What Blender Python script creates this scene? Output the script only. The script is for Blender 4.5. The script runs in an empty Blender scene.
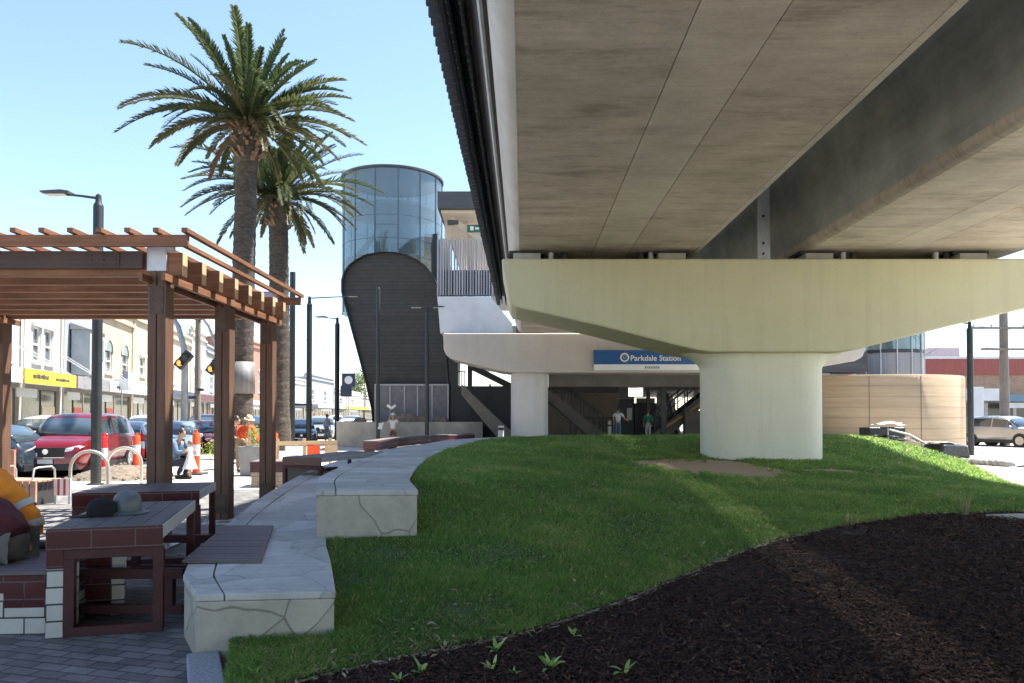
import bpy, bmesh, math, random
import numpy as np
from mathutils import Vector, Matrix, noise as mnoise
random.seed(7); rng = np.random.default_rng(7)
R = math.radians
SC = bpy.context.scene
COL = SC.collection
F = 740.0; HY = 415.0; EZ = 1.65

def P(px, py, Y):
    """a point of the place at depth Y metres, from the survey of the photograph"""
    return Vector(((px - 512) / F * Y, Y, EZ - (py - HY) / F * Y))
def G(px, py, z=0.0):
    Y = F * (EZ - z) / (py - HY)
    return Vector(((px - 512) / F * Y, Y, z))

# ------------------------------------------------------------------ scene, camera, light
SC.render.engine = 'CYCLES'
SC.cycles.use_denoising = True
SC.cycles.max_bounces = 8; SC.cycles.diffuse_bounces = 5; SC.cycles.glossy_bounces = 3
SC.cycles.transparent_max_bounces = 12; SC.cycles.transmission_bounces = 4
SC.cycles.sample_clamp_indirect = 8.0
SC.view_settings.view_transform = 'Standard'; SC.view_settings.look = 'None'
SC.view_settings.gamma = 1.0; SC.view_settings.use_curve_mapping = False
SC.view_settings.exposure = 1.95
cam_d = bpy.data.cameras.new('camera'); cam = bpy.data.objects.new('camera', cam_d); COL.objects.link(cam)
cam.location = (0, 0, EZ); cam.rotation_euler = (R(91.0), 0, 0)
cam_d.sensor_width = 36; cam_d.lens = 36 * F / 1024; cam_d.shift_y = 60.6 / 1024
cam_d.clip_start = 0.05; cam_d.clip_end = 3000
SC.camera = cam

SUN_DIR = Vector((0.40, 0.20, 0.893)).normalized()      # towards the sun
elev = math.asin(SUN_DIR.z); azim = math.atan2(SUN_DIR.x, SUN_DIR.y)
w = bpy.data.worlds.new('World'); SC.world = w; w.use_nodes = True
nt = w.node_tree; bg = nt.nodes['Background']
sky = nt.nodes.new('ShaderNodeTexSky'); sky.sky_type = 'NISHITA'; sky.sun_disc = False
sky.sun_elevation = elev; sky.sun_rotation = azim; sky.altitude = 10
sky.air_density = 1.0; sky.dust_density = 0.25; sky.ozone_density = 1.0
nt.links.new(sky.outputs[0], bg.inputs[0]); bg.inputs[1].default_value = 0.084
sl = bpy.data.lights.new('sun', 'SUN'); sl.energy = 4.5; sl.angle = R(0.53); sl.color = (1.0, 0.955, 0.88)
so = bpy.data.objects.new('sun', sl); COL.objects.link(so); so.location = (30, 10, 60)
so.rotation_euler = SUN_DIR.to_track_quat('Z', 'Y').to_euler()

# ------------------------------------------------------------------ materials
def _n(t, kind, **kw):
    n = t.nodes.new(kind)
    for k, v in kw.items(): setattr(n, k, v)
    return n
def newmat(name):
    m = bpy.data.materials.new(name); m.use_nodes = True
    t = m.node_tree; b = t.nodes['Principled BSDF']
    return m, t, b
def coords(t, kind='Object', scale=(1, 1, 1)):
    c = _n(t, 'ShaderNodeTexCoord'); mp = _n(t, 'ShaderNodeMapping'); mp.inputs['Scale'].default_value = scale
    t.links.new(c.outputs[kind], mp.inputs['Vector']); return mp.outputs['Vector']
def noisetex(t, vec, scale, detail=6, rough=.6):
    n = _n(t, 'ShaderNodeTexNoise'); n.inputs['Scale'].default_value = scale; n.inputs['Detail'].default_value = detail
    n.inputs['Roughness'].default_value = rough; t.links.new(vec, n.inputs['Vector']); return n.outputs['Fac']
def ramp(t, fac, stops):
    r = _n(t, 'ShaderNodeValToRGB'); e = r.color_ramp.elements
    while len(e) < len(stops): e.new(.5)
    for el, (p, c) in zip(e, stops):
        el.position = p; el.color = (c[0], c[1], c[2], 1) if not isinstance(c, (int, float)) else (c, c, c, 1)
    t.links.new(fac, r.inputs[0]); return r.outputs[0]
def mix(t, fac, a, b, mode='MIX'):
    n = _n(t, 'ShaderNodeMix', data_type='RGBA', blend_type=mode)
    for sock, v in ((n.inputs[0], fac), (n.inputs[6], a), (n.inputs[7], b)):
        if hasattr(v, 'node'): t.links.new(v, sock)
        elif isinstance(v, (int, float)): sock.default_value = v
        else: sock.default_value = (v[0], v[1], v[2], 1)
    return n.outputs[2]
def bump(t, b, h, strength=.3, dist=.02):
    n = _n(t, 'ShaderNodeBump'); n.inputs['Strength'].default_value = strength; n.inputs['Distance'].default_value = dist
    t.links.new(h, n.inputs['Height']); t.links.new(n.outputs[0], b.inputs['Normal'])
def mat(name, c1, c2=None, scale=4, rough=.7, metal=0., bmp=0., bscale=30, bdist=.01, stretch=(1, 1, 1), lo=.35, hi=.65, coord='Object', dirt=0., spec=.5):
    m, t, b = newmat(name)
    b.inputs['Roughness'].default_value = rough; b.inputs['Metallic'].default_value = metal
    b.inputs['Specular IOR Level'].default_value = spec
    c2 = c2 or tuple(x * .8 for x in c1)
    v = coords(t, coord, stretch)
    f = noisetex(t, v, scale)
    c = ramp(t, f, [(lo, c1), (hi, c2)])
    if dirt:
        v2 = coords(t, 'Object'); d = noisetex(t, v2, 1.1, 8, .7)
        c = mix(t, 1.0, c, ramp(t, d, [(.35, 1 - dirt), (.62, 1.0)]), 'MULTIPLY')
    t.links.new(c, b.inputs['Base Color'])
    if bmp: bump(t, b, noisetex(t, coords(t, coord, stretch), bscale, 5), bmp, bdist)
    return m
def brickmat(name, c1, c2, mortar, bw, bh, ms=.01, rough=.6, offset=.5, bmp=.4, spec=.5, noise_amt=.25, rot=0):
    m, t, b = newmat(name); b.inputs['Roughness'].default_value = rough; b.inputs['Specular IOR Level'].default_value = spec
    c = _n(t, 'ShaderNodeTexCoord'); mp = _n(t, 'ShaderNodeMapping'); mp.inputs['Rotation'].default_value = (0, 0, rot)
    t.links.new(c.outputs['UV'], mp.inputs['Vector'])
    br = _n(t, 'ShaderNodeTexBrick'); br.offset = offset
    for k, vv in (('Color1', c1), ('Color2', c2), ('Mortar', mortar)): br.inputs[k].default_value = (*vv, 1)
    br.inputs['Scale'].default_value = 1; br.inputs['Mortar Size'].default_value = ms; br.inputs['Mortar Smooth'].default_value = .15
    br.inputs['Brick Width'].default_value = bw; br.inputs['Row Height'].default_value = bh; br.inputs['Bias'].default_value = 0
    t.links.new(mp.outputs[0], br.inputs['Vector'])
    f = noisetex(t, coords(t), 2.3, 8, .7)
    cc = mix(t, 1.0, br.outputs['Color'], ramp(t, f, [(.3, 1 - noise_amt), (.7, 1 + noise_amt * .3)]), 'MULTIPLY')
    t.links.new(cc, b.inputs['Base Color'])
    if bmp:
        inv = _n(t, 'ShaderNodeMath', operation='SUBTRACT'); inv.inputs[0].default_value = 1; t.links.new(br.outputs['Fac'], inv.inputs[1])
        bump(t, b, inv.outputs[0], bmp, .006)
    return m
def tonemat(name, stops, rough=.6, trans=.0, bmp=0.):
    """colour picked by the per-face 'tone' attribute (leaf to leaf differences)"""
    m, t, b = newmat(name); b.inputs['Roughness'].default_value = rough; b.inputs['Specular IOR Level'].default_value = .3
    a = _n(t, 'ShaderNodeAttribute', attribute_name='tone')
    c = ramp(t, a.outputs['Fac'], stops); t.links.new(c, b.inputs['Base Color'])
    if trans:
        tr = _n(t, 'ShaderNodeBsdfTranslucent'); ms = _n(t, 'ShaderNodeMixShader'); ms.inputs[0].default_value = trans
        hs = _n(t, 'ShaderNodeHueSaturation'); hs.inputs['Value'].default_value = 2.1; hs.inputs['Hue'].default_value = .465
        t.links.new(c, hs.inputs['Color']); t.links.new(hs.outputs[0], tr.inputs[0])
        out = t.nodes['Material Output']
        t.links.new(b.outputs[0], ms.inputs[1]); t.links.new(tr.outputs[0], ms.inputs[2]); t.links.new(ms.outputs[0], out.inputs[0])
    return m
def woodmat(name, c1, c2, along=0, rough=.6, s=1.0):
    st = [14 * s, 14 * s, 14 * s]; st[along] = .7 * s
    m, t, b = newmat(name); b.inputs['Roughness'].default_value = rough
    v = coords(t, 'Object', tuple(st)); f = noisetex(t, v, 1.6, 8, .65)
    c = ramp(t, f, [(.3, c1), (.7, c2)])
    g = noisetex(t, coords(t, 'Object', (.9, .9, .9)), 1.3, 3)
    c = mix(t, 1.0, c, ramp(t, g, [(.3, .72), (.7, 1.12)]), 'MULTIPLY')
    t.links.new(c, b.inputs['Base Color']); bump(t, b, f, .25, .004)
    return m
def glassmat(name, tint, refl=.35, clear=.5, rough=.03):
    """architectural glass: clear part lets through, the rest mirrors"""
    m, t, b = newmat(name); out = t.nodes['Material Output']
    tr = _n(t, 'ShaderNodeBsdfTransparent'); tr.inputs[0].default_value = (*tint, 1)
    b.inputs['Base Color'].default_value = (*[x * .35 for x in tint], 1); b.inputs['Roughness'].default_value = rough
    b.inputs['Specular IOR Level'].default_value = .9; b.inputs['Metallic'].default_value = refl
    ms = _n(t, 'ShaderNodeMixShader'); ms.inputs[0].default_value = clear
    t.links.new(b.outputs[0], ms.inputs[1]); t.links.new(tr.outputs[0], ms.inputs[2]); t.links.new(ms.outputs[0], out.inputs[0])
    return m
def emitmat(name, c, s):
    m, t, b = newmat(name); b.inputs['Base Color'].default_value = (*[x * .3 for x in c], 1)
    b.inputs['Emission Color'].default_value = (*c, 1); b.inputs['Emission Strength'].default_value = s
    return m

# ------------------------------------------------------------------ mesh builder
class MB:
    def __init__(s): s.v = []; s.f = []; s.tone = []; s.t = .5
    def add(s, vs, fs, tone=None):
        o = len(s.v); s.v += [tuple(v) for v in vs]
        for f in fs: s.f.append(tuple(i + o for i in f)); s.tone.append(s.t if tone is None else tone)
        return s
    def box(s, x0, x1, y0, y1, z0, z1):
        return s.add([(x0, y0, z0), (x1, y0, z0), (x1, y1, z0), (x0, y1, z0), (x0, y0, z1), (x1, y0, z1), (x1, y1, z1), (x0, y1, z1)],
                     [(0, 3, 2, 1), (4, 5, 6, 7), (0, 1, 5, 4), (1, 2, 6, 5), (2, 3, 7, 6), (3, 0, 4, 7)])
    def bar(s, a, b, w, h, up=(0, 0, 1)):
        a = Vector(a); b = Vector(b); d = (b - a).normalized(); up = Vector(up)
        x = d.cross(up)
        if x.length < 1e-4: x = d.cross(Vector((1, 0, 0)))
        x.normalize(); z = x.cross(d); x *= w / 2; z *= h / 2
        v = [a - x - z, a + x - z, a + x + z, a - x + z, b - x - z, b + x - z, b + x + z, b - x + z]
        return s.add(v, [(0, 1, 2, 3), (7, 6, 5, 4), (0, 4, 5, 1), (1, 5, 6, 2), (2, 6, 7, 3), (3, 7, 4, 0)])
    def tube(s, pts, rad, n=10, cap=True, squash=1.0):
        pts = [Vector(p) for p in pts]
        if not isinstance(rad, (list, tuple)): rad = [rad] * len(pts)
        rings = []; prev = None
        for i, p in enumerate(pts):
            d = (pts[min(i + 1, len(pts) - 1)] - pts[max(i - 1, 0)])
            if d.length < 1e-6: d = Vector((0, 0, 1))
            d.normalize()
            if prev is None:
                x = d.cross(Vector((0, 0, 1)))
                if x.length < .05: x = d.cross(Vector((0, 1, 0)))
            else: x = prev - d * prev.dot(d)
            x.normalize(); prev = x; y = d.cross(x)
            rings.append([p + (x * math.cos(2 * math.pi * k / n) + y * squash * math.sin(2 * math.pi * k / n)) * rad[i] for k in range(n)])
        v = [q for r in rings for q in r]; f = []
        for i in range(len(pts) - 1):
            for k in range(n):
                k2 = (k + 1) % n; f.append((i * n + k, i * n + k2, (i + 1) * n + k2, (i + 1) * n + k))
        if cap: f.append(tuple(range(n - 1, -1, -1))); f.append(tuple(range((len(pts) - 1) * n, len(pts) * n)))
        return s.add(v, f)
    def prism(s, poly, y0, y1, axes='xz'):
        """extrude a polygon given in two axes along the third"""
        n = len(poly)
        def pt(a, b, c): return {'xz': (a, c, b), 'xy': (a, b, c), 'yz': (c, a, b)}[axes]
        v = [pt(a, b, y0) for a, b in poly] + [pt(a, b, y1) for a, b in poly]
        f = [tuple(range(n)), tuple(range(2 * n - 1, n - 1, -1))] + [(i, i + n, (i + 1) % n + n, (i + 1) % n) for i in range(n)]
        return s.add(v, f)
    def lathe(s, prof, c=(0, 0, 0), n=24, sx=1, sy=1, a0=0, a1=2 * math.pi):
        full = abs(a1 - a0 - 2 * math.pi) < 1e-5; m = n if full else n + 1
        v = []; f = []
        for r, z in prof:
            for k in range(m):
                a = a0 + (a1 - a0) * k / n; v.append((c[0] + r * sx * math.cos(a), c[1] + r * sy * math.sin(a), c[2] + z))
        for i in range(len(prof) - 1):
            for k in range(n):
                k2 = (k + 1) % m; f.append((i * m + k, i * m + k2, (i + 1) * m + k2, (i + 1) * m + k))
        return s.add(v, f)
    def ball(s, c, r, n=12, m=8, sc=(1, 1, 1)):
        prof = [(math.sin(math.pi * i / m), -math.cos(math.pi * i / m)) for i in range(m + 1)]
        v = []; f = []
        for a, z in prof:
            for k in range(n):
                t = 2 * math.pi * k / n; v.append((c[0] + r * sc[0] * a * math.cos(t), c[1] + r * sc[1] * a * math.sin(t), c[2] + r * sc[2] * z))
        for i in range(m):
            for k in range(n): f.append((i * n + k, i * n + (k + 1) % n, (i + 1) * n + (k + 1) % n, (i + 1) * n + k))
        return s.add(v, f)
    def quad(s, a, b, c, d): return s.add([a, b, c, d], [(0, 1, 2, 3)])
    def build(s, name, m, parent=None, smooth=None, bevel=0, world=False, segs=2, fixn=True, uvrot=0):
        me = bpy.data.meshes.new(name)
        vs = s.v
        if world and parent is not None:
            L = parent.location; vs = [(a - L.x, b - L.y, c - L.z) for a, b, c in vs]
        me.from_pydata(vs, [], s.f); me.validate()
        if fixn:
            bm = bmesh.new(); bm.from_mesh(me); bmesh.ops.remove_doubles(bm, verts=bm.verts, dist=1e-5)
            bmesh.ops.recalc_face_normals(bm, faces=bm.faces); bm.to_mesh(me); bm.free()
        else:
            at = me.attributes.new('tone', 'FLOAT', 'FACE')
            if len(me.polygons) == len(s.tone): at.data.foreach_set('value', s.tone)
        finish(me, smooth, world)
        if m: me.materials.append(m)
        o = bpy.data.objects.new(name, me); COL.objects.link(o)
        if parent is not None: o.parent = parent
        if bevel:
            b = o.modifiers.new('bevel', 'BEVEL'); b.width = bevel; b.segments = segs; b.limit_method = 'ANGLE'; b.angle_limit = R(40)
            b.harden_normals = False
        return o
def finish(me, smooth, world=False):
    if smooth is not None:
        me.polygons.foreach_set('use_smooth', [True] * len(me.polygons))
        me.set_sharp_from_angle(angle=R(smooth))
    uv = me.uv_layers.new(name='UVMap')
    nv = len(me.vertices); co = np.empty(nv * 3); me.vertices.foreach_get('co', co); co = co.reshape(-1, 3)
    nl = len(me.loops); li = np.empty(nl, int); me.loops.foreach_get('vertex_index', li)
    npol = len(me.polygons); nr = np.empty(npol * 3); me.polygons.foreach_get('normal', nr); nr = nr.reshape(-1, 3)
    lt = np.empty(npol, int); me.polygons.foreach_get('loop_total', lt)
    pn = np.repeat(nr, lt, axis=0); c = co[li]
    out = np.empty((nl, 2))
    az = np.abs(pn[:, 2]) > .7
    t = np.stack([-pn[:, 1], pn[:, 0]], 1); ln = np.linalg.norm(t, axis=1); ln[ln < 1e-6] = 1; t /= ln[:, None]
    out[:, 0] = np.where(az, c[:, 0], c[:, 0] * t[:, 0] + c[:, 1] * t[:, 1]); out[:, 1] = np.where(az, c[:, 1], c[:, 2])
    uv.data.foreach_set('uv', out.ravel())

def thing(name, label, cat, loc=(0, 0, 0), rz=0, group=None):
    o = bpy.data.objects.new(name, None); COL.objects.link(o); o.empty_display_size = .2
    o.location = loc; o.rotation_euler = (0, 0, rz); return tag(o, label, cat, group)
def tag(o, label, cat, group=None):
    o['label'] = label; o['category'] = cat
    if group: o['group'] = group
    return o
def struct(o): o['kind'] = 'structure'; return o
def kids(o): return [c for c in COL.objects if c.parent == o]
def dup(o, label=None, loc=None, rz=None, parent=None):
    c = o.copy(); COL.objects.link(c)
    if parent is not None: c.parent = parent
    for k in kids(o): dup(k, parent=c)
    if loc is not None: c.location = loc
    if rz is not None: c.rotation_euler = (0, 0, rz)
    if label: c['label'] = label
    return c
def pathlerp(pts, x):
    xs = [p[0] for p in pts]; return float(np.interp(x, xs, [p[1] for p in pts]))
def smoothpath(pts, n=6):
    """Catmull-Rom through 2-D or 3-D points"""
    p = [Vector(q) for q in pts]; p = [2 * p[0] - p[1]] + p + [2 * p[-1] - p[-2]]; out = []
    for i in range(1, len(p) - 2):
        for k in range(n):
            t = k / n; a, b, c, d = p[i - 1:i + 3]
            out.append(.5 * ((2 * b) + (c - a) * t + (2 * a - 5 * b + 4 * c - d) * t * t + (3 * b - a - 3 * c + d) * t ** 3))
    out.append(p[-2]); return out
def text_mesh(name, s, size, m, parent, loc, rot, depth=.004, bold=0.0):
    cu = bpy.data.curves.new(name, 'FONT'); cu.body = s; cu.size = size; cu.extrude = depth; cu.align_x = 'LEFT'; cu.offset = bold; cu.resolution_u = 3
    tmp = bpy.data.objects.new('tmp', cu); COL.objects.link(tmp)
    dg = bpy.context.evaluated_depsgraph_get(); me = bpy.data.meshes.new_from_object(tmp.evaluated_get(dg))
    bpy.data.objects.remove(tmp); me.name = name; me.materials.clear(); me.materials.append(m)
    o = bpy.data.objects.new(name, me); COL.objects.link(o); o.parent = parent; o.location = loc; o.rotation_euler = rot
    return o
# ================================================================== SETTING: ground, lawn, mulch, paving, roads
U = Vector((-.22, .9755, 0)); NL = Vector((-.9755, -.22, 0))           # street direction, and to its left
m_far = mat('far ground', (.33, .31, .27), (.42, .39, .33), .2, .95)
m_asph = mat('asphalt', (.22, .21, .195), (.30, .285, .265), 1.2, .9, bmp=.3, bscale=60, dirt=.25)
m_line = mat('road paint', (.72, .72, .70), (.55, .55, .53), 6, .7)
m_pave = brickmat('plaza pavers', (.12, .115, .112), (.235, .225, .215), (.05, .05, .05), .23, .115, .007, .75, .5, .5, noise_amt=.45, rot=.28)
m_conc_walk = brickmat('pale footpath concrete', (.50, .465, .41), (.58, .54, .475), (.32, .30, .27), 1.5, 1.5, .012, .85, 0, .2, noise_amt=.2, rot=.29)
m_kerb = mat('kerb concrete', (.36, .35, .33), (.46, .45, .42), 3, .85, bmp=.2, bscale=50)
m_granite = mat('grey granite', (.20, .215, .235), (.36, .37, .39), 55, .7, bmp=.15, bscale=80)

def sheet(name, poly, z, m):
    mb = MB(); mb.add([(x, y, z) for x, y in poly], [tuple(range(len(poly)))]); o = mb.build(name, m, fixn=True)
    if o.data.polygons[0].normal.z < 0: o.data.flip_normals()
    return struct(o)
sheet('ground', [(-700, -500), (700, -500), (700, 1200), (-700, 1200)], -.14, m_far)
RK = [(-40, -9.0), (5, -11.4), (13, -11.4), (19, -11.4), (24, -12.1), (45, -16.6), (75, -21), (110, -23), (175, -24), (330, -24)]
def kx(Y): return float(np.interp(Y, [p[0] for p in RK], [p[1] for p in RK]))                              # right kerb of the street on the left
def off(x, y, d): return (x + NL.x * d, y + NL.y * d)
# the street bends to the right after 40 m; facade line, left kerb, right kerb share the bend
FA = [Vector((-23.5 - .22 * s, 33.5 + .9755 * s, 0)) for s in (-75, 62)] + [Vector((-38.4, 130, 0)), Vector((-40.5, 195, 0)), Vector((-41, 330, 0))]
def facade(s):
    """point and direction on the facade line, s metres beyond the first shop"""
    if s <= 62: return Vector((-23.5 - .22 * s, 33.5 + .9755 * s, 0)), U
    a, b = FA[1], FA[2]; L = (b - a).length
    if s - 62 <= L: d = (b - a).normalized(); return a + d * (s - 62), d
    d = (FA[3] - b).normalized(); return b + d * (s - 62 - L), d
rk = [(p[1], p[0]) for p in RK]
lk = [(p.x + 3.3, p.y + .6) for p in FA]
sheet('road_left', rk + lk[::-1], -.10, m_asph)
sheet('footpath_shops', lk + [(p.x - .5, p.y) for p in FA[::-1]], 0, m_conc_walk)
# painted lines along the street
def roadlines(name, frac, dash):
    mb = MB()
    for i in range(70):
        Y = 4 + i * 3.0
        if dash and i % 3 == 2: continue
        xr = pathlerp([(p[1], p[0]) for p in rk], Y); xl = pathlerp([(p[1], p[0]) for p in lk], Y)
        xr2 = pathlerp([(p[1], p[0]) for p in rk], Y + 3); xl2 = pathlerp([(p[1], p[0]) for p in lk], Y + 3)
        a = xr + (xl - xr) * frac; b = xr2 + (xl2 - xr2) * frac
        mb.add([(a - .06, Y, 0), (a + .06, Y, 0), (b + .06, Y + 3, 0), (b - .06, Y + 3, 0)], [(0, 1, 2, 3)])
    o = mb.build(name, m_line); o.location.z = -.096; return struct(o)
roadlines('road_marking_edge', .2, False); roadlines('road_marking_centre', .5, True)
# plaza, two paving tones
sheet('plaza_paving', [(kx(-10) + .3, -10), (kx(13) + .3, 13), (kx(16.5) + .3, 16.5), (-4, 16.5), (4, 12), (8, -10)], 0, m_pave)
sheet('plaza_footpath', [(kx(y) + .3, y) for y in (16, 19, 24, 45, 75, 110)] + [(20, 110), (20, 26), (0, 16)], -.004, m_conc_walk)
def strip(name, pts, wid, z0, z1, m, label=None):
    mb = MB(); n = len(pts); L = []; Rr = []
    for i, p in enumerate(pts):
        p = Vector((p[0], p[1], 0)); a = Vector((*pts[max(i - 1, 0)][:2], 0)); b = Vector((*pts[min(i + 1, n - 1)][:2], 0))
        d = (b - a).normalized(); q = Vector((d.y, -d.x, 0)) * wid / 2; L.append(p - q); Rr.append(p + q)
    v = []
    for i in range(n): v += [(L[i].x, L[i].y, z0), (L[i].x, L[i].y, z1), (Rr[i].x, Rr[i].y, z1), (Rr[i].x, Rr[i].y, z0)]
    f = []
    for i in range(n - 1):
        for k in range(4): f.append((4 * i + k, 4 * i + (k + 1) % 4, 4 * i + 4 + (k + 1) % 4, 4 * i + 4 + k))
    f += [(0, 1, 2, 3), (4 * n - 1, 4 * n - 2, 4 * n - 3, 4 * n - 4)]
    return mb.add(v, f).build(name, m, bevel=.012)
struct(strip('kerb_plaza', [(x + .2, y) for x, y in rk], .2, -.13, .02, m_kerb))
struct(strip('kerb_shops', lk, .2, -.13, .02, m_kerb))
# the road on the right, beyond the mound, running away to the right
sheet('road_right', [(15.5, -5), (14.9, 16), (16.5, 30), (24, 38), (24, 110), (120, 110), (120, -5)], -.06, m_asph)
sheet('footpath_right', [(10.5, 8), (10.8, 16), (13, 24), (14, 40), (24, 45), (24, 38), (16.5, 30), (14.9, 16), (15, 8)], .012, m_conc_walk)
struct(strip('kerb_right', [(15.3, -5), (14.9, 16), (16.5, 30), (24, 38), (24, 110)], .2, -.1, .03, m_kerb))
mb = MB()
for i in range(18): mb.box(26.2 + i * 1.2, 26.8 + i * 1.2, 33.6, 33.75, -.0545, -.054)
for i in range(12): mb.box(19.5, 19.62, 8 + i * 2, 9.2 + i * 2, -.0545, -.054)
struct(mb.build('road_marking_right', m_line))

# ------------------------------------------------------------------ the mound: one height field for lawn and mulch
XL = [(2.6, -.95), (3.2, -1.15), (4.28, -1.64), (5.0, -1.9), (5.12, -1.42), (6.2, -1.65), (7.2, -2.02), (7.28, -2.0), (7.42, -1.35), (9.25, -1.7), (13.2, -1.9), (16.3, -1.8), (21.3, -1.3), (23.5, -.6), (25.5, 1.2), (27, 2.2), (29.5, 2.4)]
XR = [(2.6, 9), (8, 11), (11, 11.2), (14, 11.0), (16, 11.1), (19, 12.2), (22, 13.3), (25, 13.7), (29.5, 13.9)]
MU = [(-1.6, 4.22), (-1.33, 4.36), (-.7, 4.72), (.06, 5.15), (.9, 5.9), (1.74, 6.85), (2.9, 8.1), (4.3, 9.35), (5.5, 10.05), (6.8, 10.3), (9, 10.4), (12, 10.5)]
ctrl = [(-1.6, 4.3, .05), (-1.2, 5.05, .17), (-1.84, 7.1, .38), (-.94, 7.3, .45), (-1.28, 9.25, .82), (-1.46, 13.2, .87), (-1.37, 16.3, .88), (-.92, 21.3, .885), (0, 24, .89),
        (-1.33, 4.36, .06), (.06, 5.15, .13), (1.74, 6.85, .22), (4.3, 9.35, .27), (6.8, 10.3, .30), (-.5, 3.2, .0), (.5, 4.4, .05), (3, 4.3, .10), (4, 5.8, .18), (3, 2.6, .03), (8, 7, .24), (9, 3, .12),
        (4.4, 17.3, .60), (6.9, 17.0, .55), (2.5, 11, .48), (5, 13, .42), (1, 8, .42), (9, 13, .26), (3, 25, .89), (4.66, 25, .90), (8, 25.6, .90), (11.6, 25.2, .88), (9.5, 20, .58), (12.4, 25, .80), (13.2, 22, .33), (11.07, 16, .05), (11.9, 18.5, .14), (11, 10, .2),
        (2, 29.5, .33), (8, 29.5, .33), (13.5, 29, .1), (13.4, 25, .56), (14.2, 25, .2)]
_c = np.array(ctrl); _d = np.linalg.norm(_c[:, None, :2] - _c[None, :, :2], axis=2)
def _phi(r): return np.where(r > 0, r * r * np.log(np.maximum(r, 1e-9)), 0)
NC = len(_c); _A = np.zeros((NC + 3, NC + 3)); _A[:NC, :NC] = _phi(_d) + np.eye(NC) * .6
_A[:NC, NC] = 1; _A[:NC, NC + 1:] = _c[:, :2]; _A[NC, :NC] = 1; _A[NC + 1:, :NC] = _c[:, :2].T
_w = np.linalg.solve(_A, np.concatenate([_c[:, 2], np.zeros(3)]))
def hgt(x, y):
    x = np.asarray(x, float); y = np.asarray(y, float)
    r = np.sqrt((x[..., None] - _c[:, 0]) ** 2 + (y[..., None] - _c[:, 1]) ** 2)
    return (_phi(r) @ _w[:NC]) + _w[NC] + _w[NC + 1] * x + _w[NC + 2] * y
def h1(x, y): return float(hgt(np.array([x]), np.array([y]))[0])
def mulch_y(x): return np.interp(x, [p[0] for p in MU], [p[1] for p in MU])
def inside(x, y):
    return (x > np.interp(y, [p[0] for p in XL], [p[1] for p in XL])) & (x < np.interp(y, [p[0] for p in XR], [p[1] for p in XR]))

# bare sandy patch round the pier, worn spots
def bare(x, y):
    d = ((x - 4.1) / 1.65) ** 2 + ((y - 15.5) / 1.9) ** 2
    d2 = ((x - 6.9) / 1.2) ** 2 + ((y - 15.6) / .35) ** 2
    d3 = ((x + 1.0) / .2) ** 2 + ((y - 5.0) / .12) ** 2
    return np.minimum(d, d2)
ys = np.concatenate([np.arange(2.6, 12, .12), np.arange(12, 29.6, .3)]); NT = 150
vs = []; 
for y in ys:
    a = pathlerp(XL, y); b = pathlerp(XR, y); t = np.linspace(0, 1, NT) ** 1.25; vs.append(np.stack([a + (b - a) * t, np.full(NT, y)], 1))
vs = np.array(vs); hz = hgt(vs[..., 0], vs[..., 1])
wob = np.array([[mnoise.noise(Vector((p[0] * .9, p[1] * .9, 3.3))) * .02 + mnoise.noise(Vector((p[0] * 4, p[1] * 4, 1.3))) * .008 for p in row] for row in vs])
hz = hz + wob
V3 = np.concatenate([vs.reshape(-1, 2), hz.reshape(-1, 1)], 1)
def build_sheet(name, keep, m, dz=0):
    faces = []
    for i in range(len(ys) - 1):
        for k in range(NT - 1):
            c = (vs[i, k] + vs[i + 1, k + 1]) / 2
            if keep(c[0], c[1]): q = i * NT + k; faces.append((q, q + 1, q + NT + 1, q + NT))
    used = sorted({i for f in faces for i in f}); mp = {u: i for i, u in enumerate(used)}
    me = bpy.data.meshes.new(name); me.from_pydata([(V3[u][0], V3[u][1], V3[u][2] + dz) for u in used], [], [tuple(mp[i] for i in f) for f in faces])
    finish(me, 180); me.materials.append(m); o = bpy.data.objects.new(name, me); COL.objects.link(o)
    a = me.attributes.new('bare', 'FLOAT', 'POINT'); P3 = np.array([V3[u] for u in used])
    a.data.foreach_set('value', np.clip(1.25 - bare(P3[:, 0], P3[:, 1]), 0, 1).astype(np.float32)); return struct(o)
m_soil, t, b = newmat('lawn soil'); b.inputs['Roughness'].default_value = .95
at = t.nodes.new('ShaderNodeAttribute'); at.attribute_name = 'bare'
fn = noisetex(t, coords(t), 3.5, 8, .7)
g = ramp(t, noisetex(t, coords(t), 9, 6), [(.3, (.045, .085, .022)), (.7, (.085, .130, .038))])
s_ = ramp(t, noisetex(t, coords(t), 25, 6), [(.3, (.30, .205, .12)), (.7, (.44, .31, .19))])
mm = t.nodes.new('ShaderNodeMath'); mm.operation = 'ADD'; t.links.new(at.outputs['Fac'], mm.inputs[0]); t.links.new(fn, mm.inputs[1])
c = mix(t, ramp(t, mm.outputs[0], [(.72, 0.0), (.92, 1.0)]), g, s_); t.links.new(c, b.inputs['Base Color']); bump(t, b, noisetex(t, coords(t), 40, 5), .6, .02)
m_mulch = mat('mulch bed', (.020, .013, .010), (.055, .034, .026), 14, .95, bmp=1., bscale=38, bdist=.05)
build_sheet('lawn', lambda x, y: y > mulch_y(x), m_soil)
build_sheet('mulch_bed', lambda x, y: y <= mulch_y(x) + .15, m_mulch, -.004)

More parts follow.
